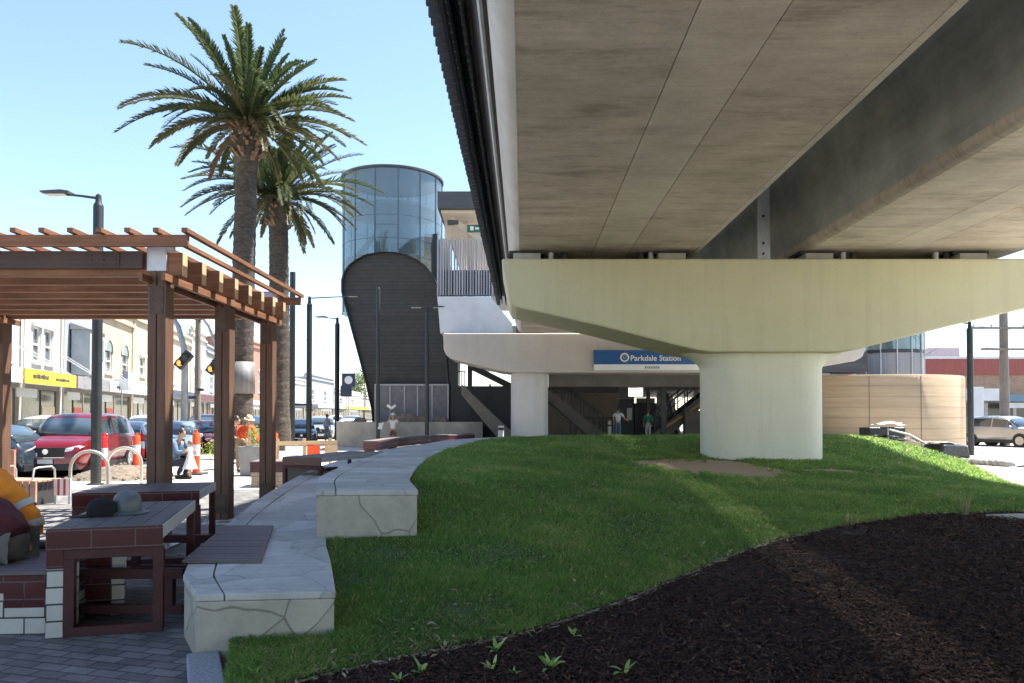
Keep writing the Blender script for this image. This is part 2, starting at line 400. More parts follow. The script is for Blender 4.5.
# timber / concrete edging between lawn and mulch
ed = []
for p in smoothpath(MU, 8): ed.append((p[0], p[1]))
mb = MB(); e0 = []
for x, y in ed: z = h1(x, y); e0.append((x, y, z))
for i in range(len(e0) - 1):
    a, b_ = Vector(e0[i]), Vector(e0[i + 1]); mb.bar(a + Vector((0, 0, -.028)), b_ + Vector((0, 0, -.028)), .028, .08)
tag(mb.build('garden_edging', mat('edging', (.17, .14, .11), (.30, .26, .21), 8, .85)), 'thin pale edging strip curving between the lawn and the mulch bed', 'edging')

# ---- grass blades and mulch chips (nobody could count them)
def blades(N, ymin, ymax, name, m):
    # sample with density ~ 1/d^2 so the near grass is as fine as the far grass in the picture
    y = ymin * (ymax / ymin) ** rng.random(N * 3); tpx = rng.uniform(-.52, 1.0, N * 3); x = tpx * y
    k = inside(x, y) & (y > mulch_y(x) + .02); x = x[k]; y = y[k]
    n1 = np.array([mnoise.noise(Vector((a * 1.1, b * 1.1, 7))) for a, b in zip(x, y)])
    n9 = np.array([mnoise.noise(Vector((a * 5, b * 5, 2))) for a, b in zip(x, y)])
    k = (bare(x, y) + n1 * .5 + n9 * .9 > .9) & (rng.random(len(x)) < .82 + .5 * n1)
    # walls of the seat stand here
    k &= ~((y > 5.0) & (y < 7.3) & (x < np.interp(y, [5.0, 7.3], [-1.19, -1.82])))
    k &= ~((y >= 7.27) & (x < np.interp(y, [7.27, 9.25, 13.2, 16.3, 21.3, 23.5], [-.92, -1.27, -1.45, -1.36, -.9, -.18])) & (y < 23.6))
    x = x[k][:N]; y = y[k][:N]; n1 = n1[k][:N]; n = len(x)
    z = hgt(x, y); d = np.hypot(x, y)
    sc = np.maximum(1, d / 6.5)
    H = rng.uniform(.022, .055, n) * sc ** .45 * (1 + .5 * n1 + .55 * np.array([mnoise.noise(Vector((a * 4, b * 4, 9))) for a, b in zip(x, y)])); W = rng.uniform(.003, .0055, n) * sc ** .9
    a = rng.uniform(0, 2 * np.pi, n); l = rng.uniform(.25, 1.7, n) * H
    dx, dy = np.cos(a), np.sin(a); b_ = rng.uniform(0, 2 * np.pi, n); wx, wy = np.cos(b_) * W, np.sin(b_) * W
    p0 = np.stack([x - wx, y - wy, z - .01], 1); p1 = np.stack([x + wx, y + wy, z - .01], 1)
    p2 = np.stack([x + dx * l * .4 + wx * .7, y + dy * l * .4 + wy * .7, z + H * .6], 1); p3 = np.stack([x + dx * l * .4 - wx * .7, y + dy * l * .4 - wy * .7, z + H * .6], 1)
    p4 = np.stack([x + dx * l, y + dy * l, z + H], 1)
    V = np.stack([p0, p1, p2, p3, p4], 1).reshape(-1, 3)
    me = bpy.data.meshes.new(name); me.vertices.add(n * 5); me.vertices.foreach_set('co', V.ravel().astype(np.float32))
    idx = np.arange(n)[:, None] * 5
    loops = np.concatenate([idx + np.array([0, 1, 2, 3]), idx + np.array([3, 2, 4])], 1).ravel()
    me.loops.add(n * 7); me.loops.foreach_set('vertex_index', loops.astype(np.int32))
    ls = np.stack([np.arange(n) * 7, np.arange(n) * 7 + 4], 1).ravel(); lt = np.tile([4, 3], n)
    me.polygons.add(n * 2); me.polygons.foreach_set('loop_start', ls.astype(np.int32)); me.polygons.foreach_set('loop_total', lt.astype(np.int32))
    me.update(calc_edges=True)
    tone = np.clip(.45 + .28 * rng.standard_normal(n) * .6 + .35 * n1 + .25 * np.array([mnoise.noise(Vector((p * .35, q * .35, 1))) for p, q in zip(x, y)]), 0, 1)
    tone = np.where(rng.random(n) < .06 + .10 * (n1 > .35), 1.0, np.minimum(tone, .86))
    at = me.attributes.new('tone', 'FLOAT', 'FACE'); at.data.foreach_set('value', np.repeat(tone, 2).astype(np.float32))
    me.materials.append(m); o = bpy.data.objects.new(name, me); COL.objects.link(o); o['kind'] = 'stuff'; return o
m_grass = tonemat('grass blades', [(0, (.058, .135, .034)), (.45, (.098, .205, .048)), (.85, (.17, .285, .07)), (1, (.36, .32, .17))], .55, .55)
blades(320000, 3.9, 29, 'grass', m_grass)

def chips(N, name, m):
    y = 2.9 * (10.8 / 2.9) ** rng.random(N * 3); x = rng.uniform(-.6, 1.0, N * 3) * y
    k = inside(x, y) & (y < mulch_y(x) + .16 * rng.random(len(x)) ** 3 * (rng.random(len(x)) < .5)); x = x[k][:N]; y = y[k][:N]; n = len(x); z = hgt(x, y)
    sc = np.maximum(1, y / 5.5) ** .6
    L = rng.gamma(2.0, .0088, n).clip(.006, .08) * sc; W = rng.uniform(.003, .010, n) * sc
    a = rng.uniform(0, 2 * np.pi, n); tl = rng.normal(0, .35, n); rl = rng.normal(0, .5, n)
    ux = np.stack([np.cos(a) * np.cos(tl), np.sin(a) * np.cos(tl), np.sin(tl)], 1)
    wv = np.stack([-np.sin(a) * np.cos(rl), np.cos(a) * np.cos(rl), np.sin(rl)], 1); nv = np.cross(ux, wv)
    c = np.stack([x, y, z + rng.uniform(-.002, .018, n)], 1)
    q = lambda s, tt, h: c + ux * (L * s)[:, None] + wv * (W * tt)[:, None] + nv * (W * h)[:, None]
    V = np.stack([q(-1, -.6, 0), q(-.3, -1, .1), q(1, -.5, 0), q(.7, .8, .0), q(-.8, .9, 0), q(0, 0, .9)], 1).reshape(-1, 3)
    fs = np.array([[0, 1, 5], [1, 2, 5], [2, 3, 5], [3, 4, 5], [4, 0, 5]]); idx = (np.arange(n)[:, None, None] * 6 + fs).reshape(-1)
    me = bpy.data.meshes.new(name); me.vertices.add(n * 6); me.vertices.foreach_set('co', V.ravel().astype(np.float32))
    me.loops.add(n * 15); me.loops.foreach_set('vertex_index', idx.astype(np.int32)); me.polygons.add(n * 5)
    me.polygons.foreach_set('loop_start', (np.arange(n * 5) * 3).astype(np.int32)); me.polygons.foreach_set('loop_total', np.full(n * 5, 3, np.int32)); me.update(calc_edges=True)
    tone = rng.beta(1.6, 3.2, n); at = me.attributes.new('tone', 'FLOAT', 'FACE'); at.data.foreach_set('value', np.repeat(tone, 5).astype(np.float32))
    me.materials.append(m); o = bpy.data.objects.new(name, me); COL.objects.link(o); o['kind'] = 'stuff'; return o
chips(110000, 'mulch_chips', tonemat('bark chips', [(0, (.017, .010, .008)), (.5, (.060, .031, .022)), (.85, (.15, .080, .052)), (1, (.32, .21, .13))], .9))

# dry clippings lying on the lawn, thickest along its edge with the mulch
def clippings(N):
    mb = MB(); k = 0
    while k < N:
        y = 4 * (22 / 4) ** random.random(); x = random.uniform(-.45, .7) * y; e = y - float(mulch_y(x))
        if not inside(np.array([x]), np.array([y]))[0] or e < -.12 or random.random() > .22 + math.exp(-abs(e) * 3) or bare(np.array(x), np.array(y)) < .9: continue
        if y > 7.2 and x < -.9 or y < 7.4 and x < -1.15 and y > 4.95: continue
        z = h1(x, y) + random.uniform(.012, .04); a = random.uniform(0, 6.28); L_ = random.uniform(.012, .045) * max(1, y / 7) ** .6; W_ = L_ * random.uniform(.10, .35); dx, dy = math.cos(a), math.sin(a); t_ = random.uniform(-.4, .4) * L_
        mb.add([(x - dx * L_, y - dy * L_, z - t_), (x - dy * W_, y + dx * W_, z + .004), (x + dx * L_, y + dy * L_, z + t_), (x + dy * W_, y - dx * W_, z)], [(0, 1, 2, 3)], random.random()); k += 1
    o = mb.build('grass_clippings', tonemat('dry clipping', [(0, (.13, .12, .05)), (.6, (.30, .25, .13)), (1, (.46, .40, .26))], .8, .2), fixn=False); o['kind'] = 'stuff'
clippings(2600)
# ------------------------------------------------------------------ the stone seat wall in two tiers
def limestone(name, base1, base2, sc, jd):
    m, t, b = newmat(name); b.inputs['Roughness'].default_value = .85
    v = coords(t, 'Object'); warp = t.nodes.new('ShaderNodeTexNoise'); warp.inputs['Scale'].default_value = 1.7; t.links.new(v, warp.inputs['Vector'])
    vm = mix(t, .22, v, warp.outputs['Color'])
    vo = t.nodes.new('ShaderNodeTexVoronoi'); vo.feature = 'DISTANCE_TO_EDGE'; vo.inputs['Scale'].default_value = sc; t.links.new(vm, vo.inputs['Vector'])
    j = ramp(t, vo.outputs['Distance'], [(.004, jd), (.014, 1.0)])
    vc = t.nodes.new('ShaderNodeTexVoronoi'); vc.inputs['Scale'].default_value = sc; t.links.new(vm, vc.inputs['Vector'])
    sep = t.nodes.new('ShaderNodeSeparateColor'); t.links.new(vc.outputs['Color'], sep.inputs[0])
    c = ramp(t, sep.outputs[0], [(.1, base1), (.9, base2)])
    c = mix(t, 1, c, ramp(t, noisetex(t, v, 6, 8, .7), [(.3, .82), (.7, 1.08)]), 'MULTIPLY')
    c = mix(t, 1, c, ramp(t, noisetex(t, coords(t), 1.2, 6, .7), [(.35, .85), (.6, 1.05)]), 'MULTIPLY')
    c = mix(t, 1, c, j, 'MULTIPLY'); t.links.new(c, b.inputs['Base Color']); bump(t, b, j, .5, .006); return m
m_stone_top = limestone('stone seat top', (.41, .40, .375), (.53, .52, .49), 1.7, .74)
m_stone_face = limestone('stone seat face', (.37, .335, .27), (.48, .44, .365), 2.3, .50)
def tier(name, left, right, z1, m_face, m_top, label, coping=.05):
    """left/right: outlines from the front end to the far end"""
    r = thing(name, label, 'retaining wall', (left[0][0], left[0][1], 0))
    n = 48
    def res(pts):
        p = smoothpath(pts, 10); L = [0]
        for a, b in zip(p, p[1:]): L.append(L[-1] + (b - a).length)
        s = np.linspace(0, L[-1], n); return list(zip(np.interp(s, L, [q.x for q in p]), np.interp(s, L, [q.y for q in p])))
    l = res([(*q, 0) for q in left]); rr = res([(*q, 0) for q in right])
    def body(za, zb, grow):
        mb = MB(); v = []
        for (a, b) in zip(l, rr):
            d = (Vector(b) - Vector(a)).normalized() * grow; v += [(a[0] - d.x, a[1] - d.y, za), (a[0] - d.x, a[1] - d.y, zb), (b[0] + d.x, b[1] + d.y, zb), (b[0] + d.x, b[1] + d.y, za)]
        f = []
        for i in range(n - 1):
            for k in range(4): f.append((4 * i + k, 4 * i + (k + 1) % 4, 4 * i + 4 + (k + 1) % 4, 4 * i + 4 + k))
        f += [(0, 1, 2, 3), (4 * n - 1, 4 * n - 2, 4 * n - 3, 4 * n - 4)]; return mb.add(v, f)
    body(-.15, z1 - coping, 0).build('wall_face', m_face, r, world=True, bevel=.008)
    # capping slabs: a narrow border row and a wide row, open joints between them
    Ls = [0]
    for a, b in zip(l, l[1:]): Ls.append(Ls[-1] + math.hypot(b[0] - a[0], b[1] - a[1]))
    def at_(s_, u_):
        a = (np.interp(s_, Ls, [q[0] for q in l]), np.interp(s_, Ls, [q[1] for q in l])); b = (np.interp(s_, Ls, [q[0] for q in rr]), np.interp(s_, Ls, [q[1] for q in rr]))
        return (a[0] + (b[0] - a[0]) * u_, a[1] + (b[1] - a[1]) * u_)
    mb = MB()
    for u0, u1, step, ph in ((-.012, .19, .55, .0), (.196, 1.012, 1.05, .0)):
        s_ = -.008
        while s_ < Ls[-1] - .05:
            e_ = min(s_ + step * random.uniform(.75, 1.2), Ls[-1]); zt_ = z1 + random.uniform(-.0025, .0025); ring = [at_(s_ + .006 + (e_ - s_ - .012) * k / 4, u0 + .002) for k in range(5)] + [at_(s_ + .006 + (e_ - s_ - .012) * k / 4, u1 - .002) for k in range(4, -1, -1)]
            mb.prism(ring, z1 - coping + .002, zt_, 'xy'); s_ = e_
    mb.build('capping', m_top, r, world=True, bevel=.007)
    return r
tier('stone_seat_wall', [(-2.10, 4.97), (-2.62, 6.0), (-3.24, 8.7), (-3.85, 12.1), (-4.45, 17), (-4.55, 22), (-4.2, 27), (-3.2, 32.5), (-1.5, 36)],
     [(-1.21, 5.06), (-1.5, 6.1), (-1.84, 7.29), (-2.2, 9.2), (-2.5, 13), (-2.5, 17), (-2.1, 22), (-1.3, 25), (.5, 33)], .45, m_stone_face, m_stone_top, 'long curved pale stone seat wall of low height beside the tables')
tier('stone_seat_wall', [(-1.92, 7.27), (-2.35, 9.25), (-2.55, 13.2), (-2.45, 16.3), (-2.0, 21.3), (-1.1, 24.0), (.4, 25.6)],
     [(-.94, 7.35), (-1.28, 9.25), (-1.46, 13.2), (-1.37, 16.3), (-.92, 21.3), (-.2, 23.2), (1.0, 24.6)], .905, m_stone_face, m_stone_top, 'higher stone tier with cracked block end holding up the lawn')
# granite kerb between the pavers and the lawn
kb = [(-1.18, 3.1), (-1.45, 3.8), (-1.74, 4.35), (-2.02, 4.96)]
tag(strip('granite_kerb', [(x - .04, y) for x, y in kb], .20, -.1, .075, m_granite), 'short grey granite kerb in front of the stone seat wall', 'kerb')
# tan concrete slab at the edge of the mulch
mb = MB(); mb.add([(x, y, h1(6.9, 9.9) + dz) for dz in (-.05, .03) for x, y in ((6.35, 9.95), (7.0, 9.5), (8.2, 9.8), (7.7, 10.2))], [(0, 3, 2, 1), (4, 5, 6, 7), (0, 1, 5, 4), (1, 2, 6, 5), (2, 3, 7, 6), (3, 0, 4, 7)])
tag(mb.build('concrete_pad', m_kerb, bevel=.01), 'small flat concrete pad at the edge of the mulch by a grass tuft', 'pad')

# young plants in the mulch
m_sprout = tonemat('sprout leaf', [(0, (.16, .28, .07)), (.6, (.28, .42, .12)), (1, (.42, .50, .22))], .5, .3)
def leaf(mb, base, d, L, W, curl, tone):
    d = Vector(d).normalized(); s = d.cross(Vector((0, 0, 1))).normalized(); up = s.cross(d); pts = []
    for i in range(6):
        t = i / 5; c = Vector(base) + d * L * t - Vector((0, 0, 1)) * curl * L * t * t
        wv = W * math.sin(math.pi * min(.97, t * .85 + .12)); pts.append((c - s * wv + up * wv * .3, c, c + s * wv + up * wv * .3))
    v = [q for r in pts for q in r]; f = []
    for i in range(5): f += [(3 * i, 3 * i + 1, 3 * i + 4, 3 * i + 3), (3 * i + 1, 3 * i + 2, 3 * i + 5, 3 * i + 4)]
    mb.add(v, f, tone)
def sprout(px, py, size, n, label, kind='seedling'):
    p = G(px, py, .04); 
    for _ in range(4): p = G(px, py, h1(p.x, p.y))
    mb = MB()
    for i in range(n):
        a = 2 * math.pi * i / n + random.uniform(-.4, .4); e = random.uniform(.5, 1.35)
        leaf(mb, (random.uniform(-.01, .01), random.uniform(-.01, .01), -.01), (math.cos(a) * math.cos(e), math.sin(a) * math.cos(e), math.sin(e)), size * random.uniform(.7, 1.15), size * random.uniform(.09, .15), random.uniform(.1, .5), random.random())
    o = mb.build('young_plant', m_sprout, smooth=60, fixn=False); o.location = (p.x, p.y, p.z + .01); tag(o, label, 'plant', 'young plants in the mulch')
    return o
for px, py, s, n, l in [(422, 672, .09, 7, 'green seedling of seven leaves near the lawn edging at the bottom'), (398, 680, .07, 6, 'small seedling low in the mulch, lowest left of the group'), (550, 668, .10, 9, 'bushiest bright green seedling in the mulch'), (623, 672, .085, 5, 'seedling with two tall upright leaves, rightmost of the near row'), (497, 650, .10, 6, 'tall thin seedling beside the lawn edging'), (492, 668, .07, 6, 'low spreading seedling under the tall thin one'), (573, 636, .08, 5, 'sparse pale seedling up beside the grass edge'), (256, 676, .08, 4, 'thin seedling in the grass beside the granite kerb'), (515, 672, .05, 5, 'tiny yellowish seedling between two bigger ones'), (700, 548, .09, 5, 'dry sparse sprout on the edging in the middle distance')]:
    sprout(px, py, s * 1.45, n, l)
def tuft(x, y, H, n, label, m, grp=None):
    mb = MB()
    for i in range(n):
        a = random.uniform(0, 6.28); leaf(mb, (random.uniform(-.04, .04), random.uniform(-.04, .04), 0), (math.cos(a) * .35, math.sin(a) * .35, 1), H * random.uniform(.5, 1), .006, random.uniform(0, .25), random.random())
    o = mb.build('grass_tuft', m, fixn=False); o.location = (x, y, h1(x, y)); return tag(o, label, 'plant', grp)
m_dry = tonemat('dry tuft', [(0, (.12, .16, .05)), (1, (.36, .33, .17))], .7, .2)
tuft(6.1, 10.0, .42, 26, 'tall yellowish grass tuft beside the concrete pad', m_dry)
tuft(4.2, 9.2, .2, 18, 'low dry tuft on the edging between lawn and mulch', m_dry)
# ================================================================== VIADUCT
def soffitmat(name, c1, c2, dark):
    m, t, b = newmat(name); b.inputs['Roughness'].default_value = .82; b.inputs['Specular IOR Level'].default_value = .25
    v = coords(t, 'Object', (.8, 2.6, 1)); f = noisetex(t, v, 1.0, 10, .75)          # damp streaks across the formwork boards
    c = ramp(t, f, [(.33, dark), (.49, c1), (.70, c2)])
    g = noisetex(t, coords(t, 'Object', (.5, .35, .5)), .9, 6, .6); c = mix(t, 1, c, ramp(t, g, [(.3, .70), (.65, 1.08)]), 'MULTIPLY')
    wv = t.nodes.new('ShaderNodeTexWave'); wv.wave_type = 'BANDS'; wv.bands_direction = 'Y'; wv.inputs['Scale'].default_value = 1.05; wv.inputs['Distortion'].default_value = .15; wv.inputs['Detail'].default_value = 2
    t.links.new(coords(t), wv.inputs['Vector']); c = mix(t, 1, c, ramp(t, wv.outputs['Fac'], [(.0, .95), (.05, 1.0)]), 'MULTIPLY')
    sp = noisetex(t, coords(t), 24, 3, .5); c = mix(t, 1, c, ramp(t, sp, [(.25, .82), (.42, 1.0)]), 'MULTIPLY')
    t.links.new(c, b.inputs['Base Color']); bump(t, b, f, .2, .01); return m
m_soffit = soffitmat('soffit concrete', (.58, .515, .42), (.70, .635, .535), (.38, .325, .255))
m_soffit2 = soffitmat('lighter soffit strip', (.63, .57, .475), (.72, .66, .565), (.52, .46, .37))
m_web = mat('web concrete', (.38, .38, .36), (.52, .52, .49), .8, .8, stretch=(.4, .4, 2), dirt=.3, bmp=.15, bscale=8)
m_edge = mat('pale girder edge', (.62, .60, .56), (.52, .50, .46), 2, .7, stretch=(1, .2, 1), dirt=.15)
m_dark = mat('dark painted steel', (.028, .029, .032), (.045, .046, .05), 3, .5)
m_dark2 = mat('charcoal cladding', (.045, .045, .05), (.07, .07, .075), 2, .55, stretch=(.3, .3, 3))
m_bear = mat('bearing rubber', (.02, .02, .02), (.04, .04, .04), 6, .7)
m_galv = mat('galvanised steel', (.42, .44, .46), (.52, .54, .56), 5, .45, .6)
DR = -.0149
Y0, Y1 = -16.0, 34.6
def girder(label, poly, strips, seams, bottom_right):
    r = thing('viaduct_girder', label, 'girder', (0, 0, 0), DR, 'concrete girders of the viaduct')
    MB().prism(poly, Y0, Y1).build('box_girder', m_web, r, bevel=.02)
    return r
def soffit(r, xs, z):
    for i, (a, b, m) in enumerate(xs):
        cuts = [Y0 + .01] + [[.6, 9.3, 21.0], [4.4, 13.6, 25.0], [7.6, 16.2, 27.5], [13.6]][i % 4] + [Y1 - .01]
        for ya, yb in zip(cuts, cuts[1:]): MB().box(a + .006, b - .006, ya + .004, yb - .004, z - .035, z - .002).build('soffit_panel', m, r)
g1 = girder('concrete box girder nearest the camera with stained soffit and pale rounded left edge',
            [(-.09, 5.555), (4.17, 5.555), (4.27, 5.63), (4.72, 7.3), (5.2, 7.36), (5.6, 7.42), (5.6, 7.6), (-1.0, 7.6), (-1.0, 7.3), (-.64, 7.25), (-.37, 6.12)], None, None, None)
soffit(g1, [(-.09, 1.66, m_soffit), (1.66, 2.52, m_soffit2), (2.52, 4.05, m_soffit), (4.05, 4.17, m_soffit2)], 5.555)
# rounded pale edge, as a curved strip standing proud of the web
ep = [(-.085, 5.515), (-.16, 5.55), (-.25, 5.66), (-.325, 5.83), (-.39, 6.12)]
MB().prism(ep + [(x + .03, z + .03) for x, z in ep[::-1]], Y0, Y1).build('edge_strip', m_edge, g1, smooth=50)
MB().prism([(-.395, 6.14), (-.69, 7.24), (-.95, 7.28), (-.95, 7.24), (-.72, 7.18), (-.435, 6.13)], Y0, Y1).build('web_cladding', m_dark2, g1)
MB().tube([(-.47, Y0, 6.16), (-.47, Y1, 6.16)], .035, 8).build('conduit', m_galv, g1, smooth=60)
mb = MB()
y = Y0 + 3
while y < Y1 - .4: mb.box(-.80, -.76, y, y + .05, 6.72, 7.2); mb.box(-.98, -.95, y + .12, y + .16, 6.8, 7.2); y += .25
mb.build('bracket_row', m_dark, g1)['kind'] = 'stuff'
g2 = girder('second concrete box girder on the right behind the first with dark sloping side',
            [(6.69, 5.555), (11.75, 5.555), (11.85, 5.63), (12.25, 7.3), (13.0, 7.4), (13.45, 7.42), (13.45, 7.6), (6.22, 7.6), (6.22, 7.3), (6.55, 5.70)], None, None, None)
soffit(g2, [(6.70, 8.35, m_soffit), (8.35, 9.2, m_soffit2), (9.2, 11.75, m_soffit)], 5.555)
ep = [(6.69, 5.518), (6.60, 5.545), (6.545, 5.61), (6.528, 5.70)]
MB().prism(ep + [(x + .03, z + .03) for x, z in ep[::-1]], Y0, Y1).build('edge_strip', m_soffit, g2, smooth=50)
# noise screen of upright fins on the left edge, an added one on the right
def screen(name, x0, x1, z0, z1, label):
    r = thing(name, label, 'noise screen', (0, 0, 0), DR)
    MB().box(min(x0, x1) if x0 > x1 else x0, (x0 + .04) if x0 < x1 else x0, Y0, Y1, z0 + .3, z1).build('backing_panel', m_dark, r) if False else None
    s = 1 if x1 > x0 else -1
    MB().box(*sorted((x0, x0 + s * .05)), Y0, Y1, z0 + .28, z1).build('backing_panel', m_dark, r)
    mb = MB(); y = Y0 + .1
    while y < Y1 - .1: mb.box(*sorted((x0 + s * .052, x1)), y, y + .07, z0 + random.uniform(-.02, .02), z1); y += .25
    mb.build('fin_row', m_dark2, r)['kind'] = 'stuff'
    mb = MB()
    for z in (z0 + .35, (z0 + z1) / 2, z1 - .2): mb.box(*sorted((x0 - s * .03, x0 - s * .001)), Y0, Y1, z, z + .08)
    mb.build('rail', m_dark, r); return r
screen('noise_screen', -1.002, -1.21, 6.78, 9.35, 'dark finned noise screen along the left outer edge of the viaduct')
screen('noise_screen', 13.455, 13.65, 7.0, 9.6, 'unseen dark finned screen added along the far right edge to set the shade line on the lawn')  # out of view, added to place the right shade boundary on the lawn

# unseen grating added over the deck gap, bars sized to dim the sun streak
mb = MB(); y = Y0
while y < Y1: mb.box(5.58, 6.24, y, y + .080, 7.52, 7.58); y += .1
go = mb.build('sun_dimming_grating', m_galv); go.rotation_euler.z = DR; tag(go, 'unseen steel grating added over the gap between the girder decks to dim the sun streak', 'grating')
# ---- near pier
def paintmat(name, c1, c2, patch):
    m, t, b = newmat(name); b.inputs['Roughness'].default_value = .5; b.inputs['Specular IOR Level'].default_value = .4
    c = ramp(t, noisetex(t, coords(t), .8, 7, .65), [(.3, c1), (.7, c2)])
    f = noisetex(t, coords(t, 'Object', (2.2, 2.2, .12)), 1.6, 7, .7); c = mix(t, 1, c, ramp(t, f, [(.25, patch), (.5, 1.0)]), 'MULTIPLY')
    # board joints left by the formwork
    br = t.nodes.new('ShaderNodeTexBrick'); br.offset = 0; uvc = t.nodes.new('ShaderNodeTexCoord'); t.links.new(uvc.outputs['UV'], br.inputs['Vector'])
    for k in ('Color1', 'Color2'): br.inputs[k].default_value = (1, 1, 1, 1)
    br.inputs['Mortar'].default_value = (.93, .93, .92, 1); br.inputs['Scale'].default_value = 1; br.inputs['Brick Width'].default_value = 1.22; br.inputs['Row Height'].default_value = 2.4; br.inputs['Mortar Size'].default_value = .006
    c = mix(t, 1, c, br.outputs['Color'], 'MULTIPLY')
    t.links.new(c, b.inputs['Base Color']); bump(t, b, noisetex(t, coords(t), 14, 4), .06, .01); return m
m_pierh = paintmat('cream coated concrete', (.53, .505, .325), (.59, .56, .375), .88)
m_pierc = paintmat('pale coated concrete column', (.66, .645, .50), (.72, .70, .56), .84)
def stadium(cx, cy, hw, r, n=16):
    p = []
    for k in range(n + 1): a = -math.pi / 2 + math.pi * k / n; p.append((cx + hw + r * math.cos(a), cy + r * math.sin(a)))
    for k in range(n + 1): a = math.pi / 2 + math.pi * k / n; p.append((cx - hw + r * math.cos(a), cy + r * math.sin(a)))
    return p
pier = thing('viaduct_pier', 'wide cream T shaped concrete pier standing on the grass mound', 'pier', (6.07, 18.1, .4))
ch = [(-.24, 5.26), (-.23, 5.15), (-.08, 4.32), (-.02, 4.20), (.1, 4.13), (2.02, 3.70), (3.6, 3.30), (4.25, 3.15), (4.6, 3.10), (7.5, 3.10), (7.9, 3.15), (8.5, 3.30), (10.1, 3.70), (11.95, 4.13), (12.08, 4.2), (12.14, 4.32), (12.3, 5.15), (12.31, 5.26)]
xh = MB().prism(ch, 17.0, 19.2).build('crosshead', m_pierh, pier, world=True, bevel=.05, segs=3)
mb = MB(); mb.prism(stadium(6.07, 18.1, .66, .79), .1, 3.3, 'xy'); mb.build('column', m_pierc, pier, world=True, smooth=40)
# flares where the rounded column ends meet the flat crosshead
for s in (-1, 1):
    mb = MB(); n = 14; v = []; f = []
    for j in range(9):
        t_ = j / 8; g_ = .001 + .55 * t_ ** 2.2
        for k in range(n + 1):
            a = -math.pi / 2 + math.pi * k / n
            v.append((6.07 + s * (.66 + (.79 + g_ * math.cos(a)) * math.cos(a)), 18.1 + .795 * math.sin(a), 2.72 + .42 * t_))
    for j in range(8):
        for k in range(n): f.append((j * (n + 1) + k, j * (n + 1) + k + 1, (j + 1) * (n + 1) + k + 1, (j + 1) * (n + 1) + k))
    mb.add(v, f).build('column_flare', m_pierc, pier, world=True, smooth=60)
m_plinth = mat('bearing plinth', (.34, .32, .29), (.42, .40, .36), 4, .8)
for x in (.35, 3.75, 7.2, 10.8):
    MB().box(x - .32, x + .32, 17.25, 18.2, 5.262, 5.44).build('bearing_plinth', m_plinth, pier, world=True, bevel=.01)
    MB().box(x - .42, x + .42, 17.35, 18.1, 5.442, 5.515).build('bearing_plate', m_bear, pier, world=True)
for x in (.92, 1.25, 3.05, 3.3, 7.85, 8.1, 10.05, 10.3):
    mb = MB(); mb.tube([(x, 17.5, 5.262), (x, 17.5, 5.50)], .075, 14); mb.box(x - .11, x + .11, 17.4, 17.62, 5.262, 5.30); mb.build('restraint_post', m_galv if x in (.92, 3.3, 10.05, 7.85) else m_bear, pier, world=True, smooth=40)
for xa in (-.1, 7.0): MB().box(xa, xa + 4.6, 18.5, 19.1, 5.264, 5.50).build('bearing_shelf', m_bear, pier, world=True)
mb = MB(); mb.box(5.86, 6.17, 17.6, 17.75, 5.262, 7.35); mb.box(5.80, 6.23, 17.5, 17.85, 5.262, 5.30)
dp = mb.build('drain_duct', m_galv, pier, world=True, bevel=.01)
for z in (5.5, 5.75, 6.4):
    MB().tube([(6.0, 17.6, z), (6.0, 17.57, z)], .03, 8).build('bolt', m_bear, pier, world=True)

# ================================================================== STATION
def pb(mb, x0, x1, y0, y1, Ya, Yb):
    a = P(x0, y1, Ya); b = P(x1, y0, Ya); return mb.box(a.x, b.x, Ya, Yb, a.z, b.z)
def floor_pt(px, Y, z): return Vector(((px - 512) / F * Y, Y, z))
m_beige = paintmat('warm beige precast', (.46, .41, .36), (.52, .465, .41), .88)
m_colg = paintmat('grey white column', (.56, .54, .51), (.62, .60, .57), .85)
fp = thing('station_pier', 'long beige concrete crosshead behind the near pier carrying the blue station sign', 'pier', (2, 36, .3))
def pt(px, py, Y): q = P(px, py, Y); return (q.x, q.z)
poly = [pt(443, 333, 35), pt(443.5, 349, 35), pt(446, 355, 35), pt(453, 359, 35), pt(500, 371, 35), pt(512, 372.5, 35), pt(795, 372.5, 35), pt(815, 368, 35), pt(855, 361, 35), pt(863, 357, 35), pt(866, 350, 35), pt(866, 333, 35)]
MB().prism(poly, 35.0, 37.4).build('crosshead', m_beige, fp, world=True, bevel=.06, segs=3)
for cx in (529.5, 777):
    q = floor_pt(cx, 36.2, 0); MB().prism(stadium(q.x, 36.2, .25, .66), .15, 3.68, 'xy').build('column', m_colg, fp, world=True, smooth=40)
# bearings between the far pier and the decks
for px in (530, 590, 640, 720, 800): mb = MB(); pb(mb, px - 14, px + 14, 327, 333, 35.4, 36.6); mb.build('bearing_shelf', m_bear, fp, world=True)
# the sign
m_blue = mat('sign blue', (.012, .085, .26), (.014, .095, .28), 1, .45); m_white = mat('sign white', (.78, .78, .78), (.74, .74, .74), 2, .5)
m_greytext = mat('sign grey print', (.25, .27, .30), None, 1, .5)
a = P(594, 370, 34.86); bb = P(752, 350, 34.86); zb = P(0, 364.2, 34.86).z
sg = thing('station_sign', 'long blue sign with a white lower band reading Parkdale Station', 'sign', (a.x, 34.86, a.z))
MB().box(a.x, bb.x, 34.86, 34.96, zb, bb.z).build('sign_board', m_blue, sg, world=True, bevel=.01)
MB().box(a.x, bb.x, 34.86, 34.96, a.z, zb - .003).build('lower_band', m_white, sg, world=True, bevel=.01)
t0 = P(630.5, 360.6, 34.85)
text_mesh('lettering', 'Parkdale Station', .365, m_white, sg, (t0.x - a.x, -.006, t0.z - a.z), (R(90), 0, 0), .006, .004)
mb = MB(); t1 = P(645, 368.6, 34.85); x = t1.x
